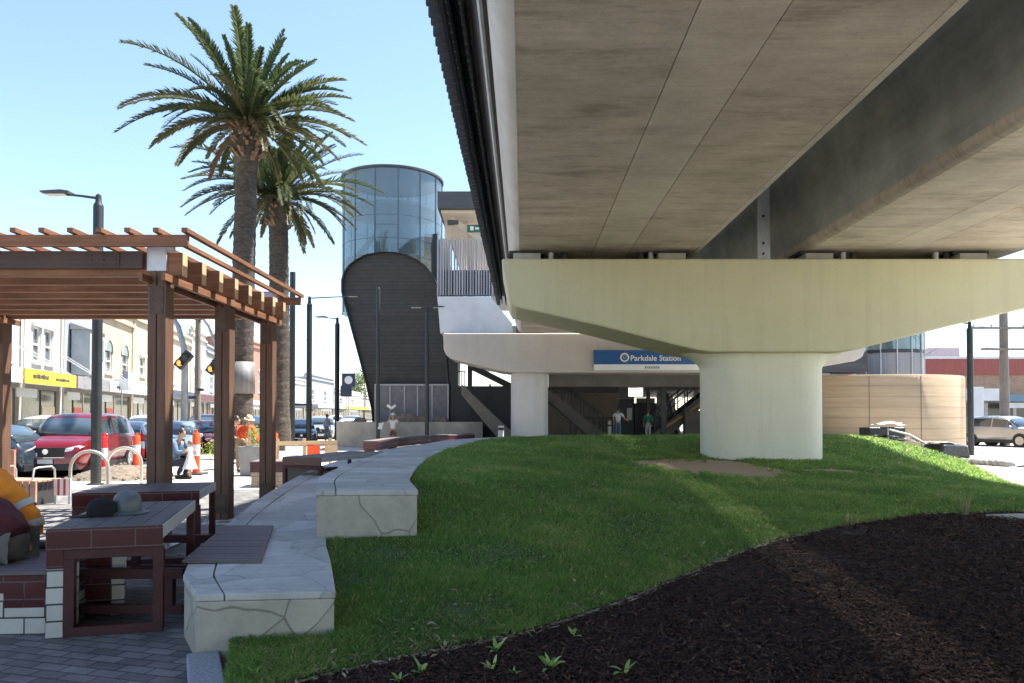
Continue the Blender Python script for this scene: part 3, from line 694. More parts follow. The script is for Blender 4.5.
for wd in (.09, .05, .07, .04, .06, .07, .05, .08): mb.box(x, x + wd, 34.852, 34.858, t1.z, t1.z + .11); x += wd + .025
mb.build('small_print', m_greytext, sg, world=True)
lc = P(624.8, 357.3, 34.85); mb = MB(); n = 28
v = []; f = []
for k in range(n):
    an = 2 * math.pi * k / n
    for rr, yy in ((.215, 0), (.215, -.012), (.148, -.012), (.148, 0)): v.append((lc.x + rr * math.cos(an), 34.858 + yy, lc.z + rr * math.sin(an)))
for k in range(n):
    k2 = (k + 1) % n
    for j in range(4): f.append((4 * k + j, 4 * k + (j + 1) % 4, 4 * k2 + (j + 1) % 4, 4 * k2 + j))
mb.add(v, f); mb.bar((lc.x - .11, 34.85, lc.z + .06), (lc.x, 34.85, lc.z - .07), .012, .05, (0, 1, 0)); mb.bar((lc.x + .11, 34.85, lc.z + .06), (lc.x, 34.85, lc.z - .07), .012, .05, (0, 1, 0))
mb.bar((lc.x - .085, 34.85, lc.z + .10), (lc.x + .085, 34.85, lc.z + .10), .012, .05, (0, 1, 0))
mb.build('round_emblem', m_white, sg, world=True)

# station floor and deck
m_stfloor = mat('station floor', (.26, .25, .235), (.33, .32, .30), 2, .6)
struct(MB().box(-5.5, 17, 33.4, 62, -.05, .31).build('station_floor', m_stfloor))
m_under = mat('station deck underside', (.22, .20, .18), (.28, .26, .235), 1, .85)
sd = thing('station_deck', 'dark concrete platform deck above the station entrance', 'deck', (6, 48, 4))
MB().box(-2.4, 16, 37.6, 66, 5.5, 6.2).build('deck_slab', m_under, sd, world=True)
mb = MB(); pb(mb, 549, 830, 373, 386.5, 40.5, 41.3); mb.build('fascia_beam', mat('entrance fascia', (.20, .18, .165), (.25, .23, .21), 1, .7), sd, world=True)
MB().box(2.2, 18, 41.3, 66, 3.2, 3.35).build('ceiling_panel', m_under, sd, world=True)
# platform side: white parapet box, grey fin screen, beige interior and flat roof, left of the near deck
pl = thing('platform_edge', 'white platform wall with grey vertical fins above and a flat dark roof', 'platform', (-3, 37, 5.7))
m_whitep = mat('white panel', (.70, .71, .72), (.64, .65, .66), 1.5, .5, dirt=.12)
mb = MB(); A = P(437, 333, 36.5); B = P(437, 296, 36.5); C = P(513, 333, 36.5); D = P(490, 296, 36.5)
mb.prism([(B.x, B.z), (A.x + .15, A.z), (C.x, C.z), (C.x - .05, C.z + .5), (D.x, B.z)], 36.5, 62); mb.build('white_parapet', m_whitep, pl, world=True, bevel=.03)
mb = MB(); m_fin = mat('grey fin', (.30, .29, .31), (.42, .40, .42), 1.5, .5, stretch=(4, .1, .1))
q0 = P(437, 295, 36.6); q1 = P(492, 238, 36.6); x = q0.x
while x < q1.x: d = random.uniform(.0, .10); mb.box(x, x + random.uniform(.05, .09), 36.6 - d, 36.78, q0.z, q1.z + random.uniform(-.06, .06)); x += .135
mb.build('fin_screen', m_fin, pl, world=True)
mb = MB(); yy = 36.9
while yy < 60: mb.box(q0.x - .05, q0.x + .1, yy, yy + .08, q0.z, q1.z); yy += .18
mb.build('side_fin_screen', m_fin, pl, world=True)['kind'] = 'stuff'
MB().box(q0.x + .12, q1.x + 3, 36.84, 36.9, q0.z, q0.z + 1.3).build('backing_panel', mat('smoked panel', (.22, .215, .235), (.28, .27, .29), 2, .4), pl, world=True)
m_cream = mat('cream station interior', (.58, .50, .40), (.64, .56, .46), 1, .7)
r0 = P(437, 207, 37); r1 = P(560, 190, 37)
MB().box(r0.x, 3, 37.0, 60, r0.z + .0, r1.z).build('roof_edge', m_dark2, pl, world=True, bevel=.02)
MB().box(r0.x + .15, 3, 37.4, 60, r0.z - .14, r0.z - .004).build('roof_lining', m_cream, pl, world=True)
MB().box(-1.2, 3, 42, 42.2, 7.6, r0.z - .15).build('interior_wall', m_cream, pl, world=True)
for px in (447, 470): q = P(px, 235, 39); MB().box(q.x - .15, q.x + .15, 39, 39.3, 7.6, r0.z - .15).build('interior_post', m_cream, pl, world=True)
MB().bar((-3.2, 38.2, r0.z - .2), (-1.4, 38.2, r0.z - 1.5), .1, .28).build('roof_brace', m_cream, pl, world=True)
mb = MB(); pb(mb, 447, 458, 219, 223, 38, 38.3); mb.build('downlight_box', m_dark2, pl, world=True)
q = P(473, 227.5, 38); ex = MB(); pb(ex, 467, 481, 224, 231, 38, 38.1); eo = ex.build('exit_light', mat('exit sign green', (.02, .16, .07), None, 1, .5), pl, world=True)
mb = MB(); pb(mb, 470, 473.5, 225.5, 229.5, 37.98, 37.996); pb(mb, 475, 479, 226.5, 228.6, 37.98, 37.996); mb.build('exit_pictogram', m_white, eo, world=False); eo.children
for o in eo.children: o.location = (-pl.location.x, -pl.location.y, -pl.location.z)

# ---- the lift and stair tower: glass drum behind a dark arched hood
m_hood = brickmat('dark hood cladding', (.050, .047, .043), (.066, .062, .057), (.026, .024, .023), 3.0, .22, .012, .6, .5, .4)
m_hoodrim = mat('hood rim', (.018, .018, .020), (.026, .026, .028), 2, .4)
tw = thing('stair_hood', 'black tapering stair hood with a rounded top under the glass drum', 'station building', (-6.5, 42, 0))
out = [(375, 441), (372, 410), (366.5, 385), (355, 342), (345.5, 307), (341.5, 292), (341.5, 280), (344, 272), (349, 265), (356, 259.5), (366, 254.5), (380, 252), (394, 252), (406, 254.5), (417, 259.5), (426, 266), (433, 275), (438, 287), (441, 305), (445, 340), (449, 385), (450, 441)]
P2 = [pt(x, y, 42) for x, y in out]; P2[0] = (P2[0][0], 0); P2[-1] = (P2[-1][0], 0)
cxm = sum(p[0] for p in P2) / len(P2); czm = 8
inn = [(x + (cxm - x) * .035, z + (czm - z) * .012) for x, z in P2]
MB().prism(inn, 42.0, 49.0).build('hood_body', m_hood, tw, world=True, smooth=30)
mb = MB(); n = len(P2); v = []; f = []
for (x, z), (xi, zi) in zip(P2, inn): v += [(x, 41.75, z), (x, 49.2, z), (xi, 49.2, zi), (xi, 41.75, zi)]
for i in range(n - 1):
    for k in range(4): f.append((4 * i + k, 4 * i + (k + 1) % 4, 4 * i + 4 + (k + 1) % 4, 4 * i + 4 + k))
mb.add(v, f).build('hood_rim', m_hoodrim, tw, world=True, smooth=30)
m_panel = mat('grey perforated panel', (.17, .165, .17), (.23, .225, .23), 3, .5, bmp=.3, bscale=60); m_frame = mat('panel frame', (.40, .40, .41), (.48, .48, .48), 4, .45, .3)
mb = MB(); pb(mb, 375, 449, 385.5, 440, 41.2, 41.6); mb.build('base_panel', m_panel, tw, world=True)
for px in (375, 390, 404.5, 417.5, 432, 448):
    mb = MB(); pb(mb, px - .6, px + .6, 385, 440, 41.15, 41.198); mb.build('panel_joint', m_frame, tw, world=True)
mb = MB(); pb(mb, 374.4, 448.6, 384, 385.4, 41.13, 41.6); mb.build('panel_capping', m_frame, tw, world=True)
gd = thing('glass_drum', 'round glazed lift lobby tower with pale blue panes', 'tower', ((392 - 512) / F * 47, 47, 0))
m_glass = glassmat('drum glass', (.66, .80, .82), .45, .33); m_mull = mat('mullion', (.10, .13, .16), (.14, .17, .20), 2, .4, .5)
RD = 49.3 / F * 47; zt = P(0, 182, 47).z; zb = 8.0
for i in range(14):
    a0 = 2 * math.pi * (i + .10) / 14; mb = MB(); k0 = 2 * math.pi * (i + .103) / 14; k1 = 2 * math.pi * (i + 1.097) / 14; f = []; v = []
    for j in range(5):
        a = k0 + (k1 - k0) * j / 4; v += [(RD * math.cos(a), RD * math.sin(a), zb), (RD * math.cos(a), RD * math.sin(a), zt)]
    for j in range(4): f.append((2 * j, 2 * j + 2, 2 * j + 3, 2 * j + 1))
    mb.add(v, f).build('glass_pane', m_glass, gd, smooth=60)
    mb = MB(); c_, s_ = math.cos(a0), math.sin(a0); mb.bar((RD * c_ * 1.004, RD * s_ * 1.004, zb), (RD * c_ * 1.004, RD * s_ * 1.004, zt), .07, .07); mb.build('mullion', m_mull, gd)
    mb = MB(); zc = [11.2, 13.0, 10.6][i % 3]; mb.add([(RD * 1.003 * math.cos(k0 + (k1 - k0) * j / 4), RD * 1.003 * math.sin(k0 + (k1 - k0) * j / 4), zc + d) for j in range(5) for d in (0, .045)], [(2 * j, 2 * j + 2, 2 * j + 3, 2 * j + 1) for j in range(4)]); mb.build('transom', m_mull, gd)
for z_ in (10.0, 12.2, 13.6): MB().lathe([(RD * 1.004, z_), (RD * 1.004, z_ + .04)], n=42).build('glazing_ring', m_mull, gd)
MB().lathe([(RD - .02, zt), (RD + .12, zt), (RD + .12, zt + .13), (0, zt + .2)], n=48).build('roof_ring', m_dark2, gd, smooth=40)
m_int = mat('lobby interior', (.42, .46, .47), (.55, .58, .58), 1.2, .6)
MB().lathe([(0, 11.0), (RD - .15, 11.0), (RD - .15, 11.35), (0, 11.35)], n=36).build('lobby_floor', m_int, gd, smooth=40)
MB().lathe([(0, 14.4), (RD - .15, 14.4), (RD - .15, 14.55), (0, 14.55)], n=36).build('lobby_ceiling', m_int, gd, smooth=40)
MB().box(-1.1, 1.3, -.2, 1.7, 8, 14.4).build('lift_shaft', m_int, gd)
MB().bar((-2.1, -1.0, 11.5), (-.6, -1.2, 13.1), .12, .3).build('stair_stringer', m_whitep, gd)
mb = MB(); mb.bar((.2, -2.0, 11.9), (1.6, -1.9, 11.9), .05, .5); mb.build('information_screen', m_mull, gd)
mb = MB(); pb(mb, 424, 437, 233, 300, 45.5, 49); mb.build('dark_core', m_hoodrim, gd, world=True)

# curved planter in front of the hood, rocks in it
m_pl = mat('planter concrete', (.36, .335, .29), (.44, .41, .36), 1.5, .85, bmp=.2, bscale=30, dirt=.25)
plan = thing('curved_planter', 'curved low concrete planter wall in front of the black stair hood', 'planter', (-7, 38, 0))
pp = [(-9.5, 40.8), (-9.1, 39.3), (-8.2, 38.2), (-6.5, 37.6), (-4.5, 37.4), (-2.6, 37.6), (-1.6, 38.2)]
strip('planter_wall', [(p[0], p[1]) for p in smoothpath(pp, 6)], .35, -.02, 1.30, m_pl).parent = plan
for o in kids(plan): o.location = (7, -38, 0)
MB().prism([(-9.2, 41.1), (-8.9, 39.4), (-8.1, 38.4), (-6.5, 37.8), (-4.5, 37.6), (-2.6, 37.8), (-1.8, 38.4), (-1.6, 41.1)], .02, 1.18, 'xy').build('soil_bed', m_mulch, plan, world=True)
m_rock = mat('planter rock', (.16, .115, .08), (.30, .22, .16), 3, .9, bmp=.6, bscale=8, bdist=.05)
def rock(x, y, z, r, label, grp=None, m=None, sc=(1.2, .9, .75)):
    mb = MB(); mb.ball((0, 0, 0), r, 14, 9, sc); mb.v = [tuple(Vector(p) * (1 + .28 * mnoise.noise(Vector(p) * (1.6 / r) + Vector((x, y, 0))))) for p in mb.v]
    o = mb.build('rock', m or m_rock, smooth=35); o.location = (x, y, z); return tag(o, label, 'rock', grp)
for px, s, l in ((399, .5, 'large dark boulder in the planter behind the person in white'), (408, .62, 'biggest rounded boulder in the planter, beside the dark one'), (420, .42, 'brownish boulder in the planter between two lamp posts'), (441, .38, 'small boulder in the planter right of the thin lamp post'), (360, .3, 'small flat stone at the left end of the planter')):
    rock((px - 512) / F * 39.3, 39.3, 1.30, s, l)

# ---- stairs, railings, screens under the station
m_stair = mat('dark stair tread', (.035, .04, .055), (.055, .06, .075), 3, .6); m_string = mat('stair stringer concrete', (.15, .135, .115), (.20, .185, .16), 1.5, .8)
m_wallb = mat('station back wall', (.46, .39, .30), (.54, .46, .36), 1.2, .8); m_rail = mat('black railing', (.012, .012, .014), (.02, .02, .022), 4, .4)
def stair(name, label, x_low, x_high, z_low, z_high, ya, yb, rails=True, n=14):
    r = thing(name, label, 'stairs', ((x_low), ya, z_low)); mb = MB()
    for i in range(n):
        xa = x_low + (x_high - x_low) * i / n; xb = x_low + (x_high - x_low) * (i + 1) / n; zt_ = z_low + (z_high - z_low) * (i + 1) / n
        mb.box(*sorted((xa, xb)), ya + .2, yb - .2, zt_ - .28, zt_)
    mb.build('step_flight', m_stair, r, world=True)
    for yy in (ya, yb - .18):
        mb = MB(); s = 1 if x_high > x_low else -1
        mb.prism([(x_low - s * .1, z_low), (x_low - s * .1, z_low + .26), (x_high, z_high + .26), (x_high, z_high - .30), (x_low + s * .7, z_low)], yy, yy + .18); mb.build('stringer', m_string, r, world=True)
        if rails:
            mb = MB()
            for i in range(8):
                t_ = i / 7; x = x_low + (x_high - x_low) * t_; z = z_low + .3 + (z_high - z_low) * t_; mb.box(x - .035, x + .035, yy + .05, yy + .11, z, z + 1.05)
            mb.bar((x_low, yy + .08, z_low + 1.37), (x_high, yy + .08, z_high + 1.37), .07, .09); mb.bar((x_low, yy + .08, z_low + .7), (x_high, yy + .08, z_high + .7), .03, .03); mb.bar((x_low, yy + .08, z_low + 1.03), (x_high, yy + .08, z_high + 1.03), .03, .03)
            mb.build('handrail', m_rail, r, world=True)
    return r
stair('station_stairs', 'dark stair rising left behind the round station column', 5.3, 1.3, .3, 3.5, 43.0, 45.2)
stair('station_stairs', 'dark stair rising left beside the planter under the stair hood', .1, -2.6, .3, 3.0, 37.9, 40.0, rails=False)
rs = stair('station_stairs', 'stair with black railing rising to the right behind the near pier column', 8.3, 12.4, .3, 3.6, 43.0, 45.0)
MB().bar((8.6, 42.85, .75), (11.0, 42.85, 2.35), .05, .12).build('yellow_handrail', mat('yellow rail', (.55, .33, .10), None, 1, .5), rs, world=True)
MB().box(9.9, 14, 42.3, 42.9, .3, 1.9).build('stair_side_wall', m_string, rs, world=True)
bw = MB().box(2.5, 8.6, 52, 52.4, .3, 3.2).build('station_back_wall', m_wallb); tag(bw, 'beige wall at the back of the station entrance', 'wall')
bw = MB().box(-2.6, 2.0, 45.6, 46, .3, 3.0).build('dark_stair_wall', mat('blue black screen wall', (.016, .018, .024), (.028, .03, .038), 2, .5)); tag(bw, 'blue black screen wall between the hood and the round column', 'wall')
# dark slatted wall and columns behind, left
scr = thing('stair_screen', 'black louvred screen beside the stair left of the round column', 'screen', (-2.5, 41.2, .3))
mb = MB(); pb(mb, 452, 512, 386, 440, 41.4, 41.5); mb.build('louvre_panel', mat('black louvre', (.012, .013, .018), (.022, .023, .03), 2, .45, stretch=(12, 1, 1)), scr, world=True)
for px in (452, 470, 490): mb = MB(); pb(mb, px - 1, px + 1, 384, 440, 41.3, 41.39); mb.build('post', m_rail, scr, world=True)
mb = MB(); pb(mb, 449, 458, 350, 440, 42, 44); mb.build('end_pier', m_hoodrim, scr, world=True)
mb = MB(); pb(mb, 467.5, 472, 350, 386, 43, 43.5); mb.build('upper_post', m_hoodrim, scr, world=True)
mb = MB(); mb.bar(P(470, 366, 43), P(512, 387, 43), .5, .35); mb.build('sloping_soffit', m_hoodrim, scr, world=True)
mb = MB()
for px in (458.5, 461.5, 464.5): pb(mb, px - .4, px + .4, 371, 386, 42.6, 42.65)
mb.bar(P(457, 371, 42.6), P(467, 372, 42.6), .04, .06); mb.build('baluster_row', m_rail, scr, world=True)
# steel posts and balustrade, screens, gates in the entrance
for px, w_, Y, l in ((664, 5, 41, 'black steel post in the entrance hung beside the right stair'), (648.5, 3.5, 44, 'thinner black steel post behind the person in green')):
    mb = MB(); pb(mb, px - w_ / 2, px + w_ / 2, 374, 441, Y, Y + .25); mb.box(P(px, 0, Y).x - .18, P(px, 0, Y).x + .18, Y - .05, Y + .3, .3, .36); tag(mb.build('steel_post', m_rail, bevel=.01), l, 'post')
ds = thing('departure_screen', 'hanging departure monitor with a glowing white face', 'screen', P(633, 390, 42))
m_scr = emitmat('monitor face', (.75, .78, .72), .55)
mb = MB(); pb(mb, 620, 645, 385, 397.5, 42, 42.4); mb.build('monitor_case', m_rail, ds, world=True, bevel=.015)
mb = MB(); pb(mb, 628.5, 643, 386, 396.5, 41.98, 41.997); mb.build('monitor_face', m_scr, ds, world=True)
mb = MB()
for i in range(5): pb(mb, 630, 634 + random.uniform(1, 7), 387.4 + i * 1.7, 388.0 + i * 1.7, 41.972, 41.978)
mb.build('screen_print', m_greytext, ds, world=True)
mb = MB(); pb(mb, 632, 638, 375, 385, 42.1, 42.3); pb(mb, 631, 641, 379, 382, 42.05, 42.35); mb.build('hanger', m_rail, ds, world=True)
fg = thing('ticket_gate', 'dark ticket machine cabinet under the hanging monitor', 'ticket machine', P(630, 440, 45))
mb = MB(); pb(mb, 619, 634, 399, 441, 45, 45.7); mb.build('tall_cabinet', m_dark2, fg, world=True, bevel=.03)
mb = MB(); pb(mb, 635, 657, 403, 441, 45.1, 45.7); mb.build('wide_cabinet', m_dark, fg, world=True, bevel=.03)
mb = MB(); pb(mb, 637, 655, 398, 403, 45.3, 45.6); mb.build('map_panel', m_panel, fg, world=True)
mb = MB(); pb(mb, 627, 632, 408, 420, 44.97, 44.997); mb.build('poster_face', m_whitep, fg, world=True)
bl = thing('balustrade', 'black balustrade across the station entrance', 'railing', P(600, 440, 46))
mb = MB()
for px in range(570, 664, 6): pb(mb, px - .6, px + .6, 418, 441, 46, 46.06)
mb.build('baluster_row', m_rail, bl, world=True); mb = MB(); pb(mb, 566, 664, 417, 418.6, 45.98, 46.08); pb(mb, 566, 664, 422, 422.6, 46.01, 46.05); mb.build('top_rail', m_rail, bl, world=True)
for px0, px1, py in ((585, 592, 409), (596, 602, 410)):
    pass
bo = thing('bollard', 'short white bollard at the end of the stone wall by the round column', 'bollard', floor_pt(501, 33.6, .3))
MB().lathe([(.13, 0), (.13, .82), (.12, .86), (0, .87)], n=16).build('post', m_colg, bo, smooth=40); MB().lathe([(.135, .66), (.135, .78)], n=16).build('band', m_dark, bo)
bo = thing('bollard', 'white bollard standing in the station entrance left of the person in a white shirt', 'bollard', floor_pt(609.5, 42, .31))
MB().lathe([(.11, 0), (.11, .95), (.09, 1.0), (0, 1.02)], n=16).build('post', m_colg, bo, smooth=40); MB().lathe([(.115, .7), (.115, .8)], n=16).build('band', m_dark, bo)
lw = MB().box(floor_pt(591, 32.2, 0).x, floor_pt(668, 32.2, 0).x, 32.2, 32.5, .1, .72).build('low_white_wall', m_colg, bevel=.02); tag(lw, 'low white edge wall just behind the crest of the lawn', 'wall')
mb = MB(); cx_, cy_ = floor_pt(673, 52.5, 0).x, 52.5
so_ = thing('sloped_panel', 'pale sloping panel leaning at the back of the entrance behind the right stair', 'panel', (10, 49, .3))
MB().prism([(9.6, .3), (11.2, .3), (10.6, 3.15), (9.6, 3.15)], 49, 49.2).build('panel_face', m_whitep, so_, world=True); MB().bar((10.9, 48.9, .3), (10.2, 48.9, 3.1), .12, .18).build('edge_beam', m_rail, so_, world=True)

# ---- the round limestone-coloured drum on the right and the glazed drum above it
def rammed(name):
    m, t, b = newmat(name); b.inputs['Roughness'].default_value = .85
    f = noisetex(t, coords(t, 'Object', (.35, .35, 5.5)), 1.0, 8, .65); c = ramp(t, f, [(.3, (.39, .285, .18)), (.5, (.45, .335, .215)), (.7, (.50, .38, .25))])
    wv = t.nodes.new('ShaderNodeTexWave'); wv.bands_direction = 'Z'; wv.inputs['Scale'].default_value = .62; wv.inputs['Distortion'].default_value = .5; t.links.new(coords(t), wv.inputs['Vector'])
    c = mix(t, 1, c, ramp(t, wv.outputs['Fac'], [(0, .80), (.06, 1)]), 'MULTIPLY'); t.links.new(c, b.inputs['Base Color']); bump(t, b, f, .3, .02); return m
cw = thing('curved_wall', 'round sandy banded concrete enclosure right of the near pier', 'wall', (18.75, 39.5, 0))
MB().lathe([(4.6, -.1), (4.6, 3.52), (4.55, 3.58), (4.2, 3.58), (4.2, 3.2)], n=72, sx=1.02).build('drum_wall', rammed('banded sandy concrete'), cw, smooth=40)
MB().lathe([(4.2, 3.3), (0, 3.4)], n=48).build('flat_roof', m_under, cw)
for a in (-1.95, -1.45, -.55, -2.6):
    MB().bar((4.61 * 1.02 * math.cos(a), 4.61 * math.sin(a), 0), (4.61 * 1.02 * math.cos(a), 4.61 * math.sin(a), 3.5), .025, .02).build('panel_joint', m_string, cw)
dr = thing('glazed_drum', 'small grey drum with a glass band above the sandy enclosure', 'tower', ((897 - 512) / F * 44, 45, 3.4))
rr = 31.5 / F * 45
MB().lathe([(rr, 0), (rr, P(0, 352, 43).z - 3.4)], n=48).build('clad_band', mat('grey ribbed cladding', (.26, .255, .26), (.32, .315, .32), 3, .5, stretch=(5, 5, .1)), dr, smooth=40)
zc = P(0, 352, 43).z - 3.4
MB().lathe([(rr + .05, zc), (rr + .05, zc + .2)], n=48).build('dark_band', m_dark, dr, smooth=40)
MB().lathe([(rr, zc + .2), (rr, zc + 4)], n=48).build('glass_band', m_glass, dr, smooth=40)
for k in range(14):
    a = 2 * math.pi * k / 14; mb = MB(); mb.bar((rr * 1.01 * math.cos(a), rr * 1.01 * math.sin(a), 0), (rr * 1.01 * math.cos(a), rr * 1.01 * math.sin(a), zc + 4), .09, .07); mb.build('mullion', m_frame, dr)
MB().lathe([(0, zc + 4), (rr + .1, zc + 4), (rr + .1, zc + 4.2), (0, zc + 4.25)], n=48).build('roof', m_dark2, dr)
MB().lathe([(rr - .8, 0), (rr - .8, zc + 4)], n=32).build('inner_core', m_int, dr, smooth=40)
rd_ = MB(); pb(rd_, 822, 868, 352, 372, 41, 47); tag(rd_.build('link_block', m_dark2), 'dark link between the station pier and the glazed drum', 'wall')
# round white notice on the enclosure
ns = thing('round_notice', 'small round blue notice on the edge of the sandy enclosure', 'sign', P(954, 424, 37.3))
MB().tube([(0, 0, 0), (0, .05, 0)], .28, 20).build('disc', m_whitep, ns); MB().tube([(0, -.008, 0), (0, -.002, 0)], .18, 20).build('blue_centre', mat('notice blue', (.10, .2, .35), None, 1, .5), ns)
# ================================================================== PERGOLA
m_wood = woodmat('jarrah post', (.075, .036, .022), (.17, .085, .050), 2); m_woodx = woodmat('jarrah rafter', (.145, .054, .023), (.32, .14, .065), 0); m_woody = woodmat('jarrah purlin', (.125, .05, .024), (.28, .125, .06), 1)
m_end = woodmat('cut rafter end', (.50, .29, .15), (.70, .47, .28), 2, s=1.3)
m_dwood = woodmat('dark beam', (.035, .020, .016), (.080, .045, .034), 0)
m_plate_ = mat('brown steel plate', (.05, .03, .022), (.09, .055, .04), 6, .5, .3)
pg = thing('pergola', 'dark red timber pergola with open rafters over the tiled tables', 'pergola', (-4.45, 9.4, 0))
def post(x, y, h, cap):
    mb = MB(); s = .115
    mb.box(x - s, x - .004, y - s, y + s, .05, h); mb.box(x + .004, x + s, y - s, y + s, .05, h)
    p = mb.build('post', m_wood, pg, world=True, bevel=.008)
    mb = MB(); mb.box(x - .24, x + .24, y - .24, y + .24, 0, .022)
    for a in (-.19, .19):
        for b in (-.19, .19): mb.tube([(x + a, y + b, .02), (x + a, y + b, .075)], .022, 6)
    mb.build('base_plate', m_galv, p, world=False).location = (-pg.location.x, -pg.location.y, 0)
    mb = MB(); mb.box(x - .085, x + .085, y - s - .0075, y - s - .0015, .16, .44)
    for a in (-.055, .055):
        for b in (.22, .38): mb.tube([(x + a, y - s - .012, b), (x + a, y - s + .01, b)], .018, 8)
    mb.build('bolted_plate', m_plate_, p).location = (-pg.location.x, -pg.location.y, 0); mb = MB(); mb.box(x - .085, x + .085, y - s - .0075, y - s - .0015, h - .56, h - .2)
    for a in (-.055, .055):
        for b in (-.25, -.38, -.51): mb.tube([(x + a, y - s - .012, h + b), (x + a, y - s + .01, h + b)], .018, 8)
    mb.build('bolted_plate', m_plate_, p).location = (-pg.location.x, -pg.location.y, 0)
    if cap:
        mb = MB(); mb.box(x - .125, x + .125, y - .13, y + .13, h - .02, h + .38); mb.box(x - .135, x + .135, y - .14, y + .14, h + .38, h + .395)
        mb.build('steel_cap', m_cap, pg, world=True, bevel=.01)
m_cap = mat('steel cap', (.46, .49, .53), (.56, .59, .63), 6, .45, .35)
YA, YB, YC = 9.4, 11.4, 13.4
for x, y, c in ((-4.47, YA, 1), (-4.43, YB, 0), (-4.42, YC, 1), (-9.28, YA, 1), (-9.26, YC, 1)): post(x, y, 3.48, c)
# beams along X at the front and the back, and between
for y in (YA, YC):
    for k, dy in enumerate((-.19, .12)):
        MB().box(-11.2, -4.62, y + dy, y + dy + .05, 3.48, 3.70).build('cross_beam', m_dwood, pg, world=True, bevel=.004)
    mb = MB(); mb.box(-5.30, -4.90, y - .1985, y - .1915, 3.50, 3.68)
    for px in (-5.25, -5.10, -4.95):
        for z in (3.53, 3.59, 3.65): mb.tube([(px, y - .192 - .016, z), (px, y - .19, z)], .012, 6)
    mb.build('bolted_plate', m_dwood, pg, world=True)
# side beams along Y carrying the rafters
for xs in (-4.42, -9.27):
    for dx in (.135,):
        MB().box(xs + dx - .02, xs + dx + .03, YA - .35, YC + .3, 3.30, 3.395).build('side_beam', m_woody, pg, world=True, bevel=.004)
        MB().box(xs - dx - .03, xs - dx + .02, YA - .35, YC + .3, 3.30, 3.395).build('side_beam', m_woody, pg, world=True, bevel=.004)
# eight rafters along X, cut ends showing on the right
for i in range(8):
    y = YA - .035 + i * (YC - YA + .1) / 7
    rf = MB().box(-11.2, -4.16, y - .065, y + .065, 3.40, 3.70).build('rafter', m_woodx, pg, world=True, bevel=.004)
    e = MB().box(-4.1585, -4.15, y - .0645, y + .0645, 3.402, 3.698).build('cut_end', m_end, rf); e.location = (-pg.location.x, -pg.location.y, 0)
# top fascia and purlins along Y
for yy in (YA - .42, YC + .38): MB().box(-11.2, -3.95, yy, yy + .05, 3.705, 3.85).build('fascia', m_woodx, pg, world=True, bevel=.004)
for i in range(22):
    x = -3.95 - i * .345
    MB().box(x - .035, x + .035, YA - .52, YC + .50, 3.855, 3.91).build('purlin', m_woody, pg, world=True)

# ================================================================== TILED TABLES AND BENCHES
m_red = brickmat('dark red glazed tile', (.055, .009, .012), (.085, .014, .017), (.115, .075, .072), .30, .132, .005, .25, .5, .35, spec=.6, noise_amt=.2)
m_redwhite = brickmat('white glazed tile', (.52, .50, .46), (.60, .58, .53), (.05, .05, .05), .30, .125, .007, .3, .5, .35, noise_amt=.12)
m_redsteel = mat('dark red painted steel', (.050, .011, .011), (.075, .017, .016), 3, .6, dirt=.2)
m_slat = woodmat('weathered grey brown slat', (.11, .085, .085), (.21, .165, .16), 0, .75)
m_ttop = woodmat('grey table board', (.075, .066, .07), (.125, .112, .115), 1, .65, s=.6)
m_edge2 = mat('aluminium trim', (.38, .36, .36), (.46, .44, .44), 8, .5, .2)
def table(label, loc, rz, Wd, Ln, back_legs=True, white=True, group='tiled tables along the wall'):
    """origin at the front left corner, long axis +y"""
    r = thing('tiled_table', label, 'table', loc, rz, group); h = .81
    top = MB()
    for i in range(5): top.box(.012 + i * (Wd - .024) / 5, .0105 + (i + 1) * (Wd - .03) / 5, .012, Ln - .012, h - .03, h)
    top.build('table_top', m_ttop, r, bevel=.004)
    MB().box(0, Wd, 0, .011, h - .16, h - .001).build('front_tiles', m_red, r)
    MB().box(Wd - .011, Wd, .0125, Ln, h - .10, h - .002).build('side_trim', m_edge2, r)
    MB().box(0, .011, .0125, Ln, h - .16, h - .002).build('side_trim', m_red, r)
    MB().box(.013, Wd - .013, Ln - .011, Ln, h - .12, h - .002).build('side_trim', m_redsteel, r)
    MB().box(.03, Wd - .03, .03, Ln - .03, h - .08, h - .032).build('under_frame', m_redsteel, r)
    f = .07; x0, x1 = (.115 if white else .0), Wd
    MB().box(x1 - f, x1, Ln - .013 - f, Ln - .013, 0, h - .122).build('leg', m_redsteel, r, bevel=.004)
    if not white: MB().box(0, f, Ln - .013 - f, Ln - .013, 0, h - .122).build('leg', m_redsteel, r, bevel=.004)
    for yy in (.013,):
        fr = MB().box(x0, x1, yy, yy + f, .0, f)
        fr.box(x0, x0 + f, yy, yy + f, f, h - .162 - f); fr.box(x1 - f, x1, yy, yy + f, f, h - .162 - f); fr.box(x0, x1, yy, yy + f, h - .162 - f, h - .162)
        fr.build('leg_frame', m_redsteel, r, bevel=.004)
    if white:
        MB().box(.0, .112, .013, .42, .0, h - .30).build('white_tile_pier', m_redwhite, r); MB().box(0, .112, .013, .42, h - .298, h - .162).build('red_tile_pier', m_red, r)
        MB().box(.0, .112, Ln - .5, Ln - .013, .0, h - .162).build('red_tile_pier', m_red, r)
        MB().box(.1125, .30, .60, .66, .0, h - .17).build('red_tile_pier', m_red, r); MB().box(.302, .40, .60, .66, .0, h - .17).build('white_tile_pier', m_redwhite, r)
    return r
TA = R(15.5)
t1 = table('grey topped red tile table nearest the camera with two hats lying on it', (-3.43, 5.46, 0), TA, .79, 1.72)
t2 = table('grey topped red tile table standing just behind the one with the hats', (-4.72, 7.95, 0), R(13), 1.28, 1.12, white=False)
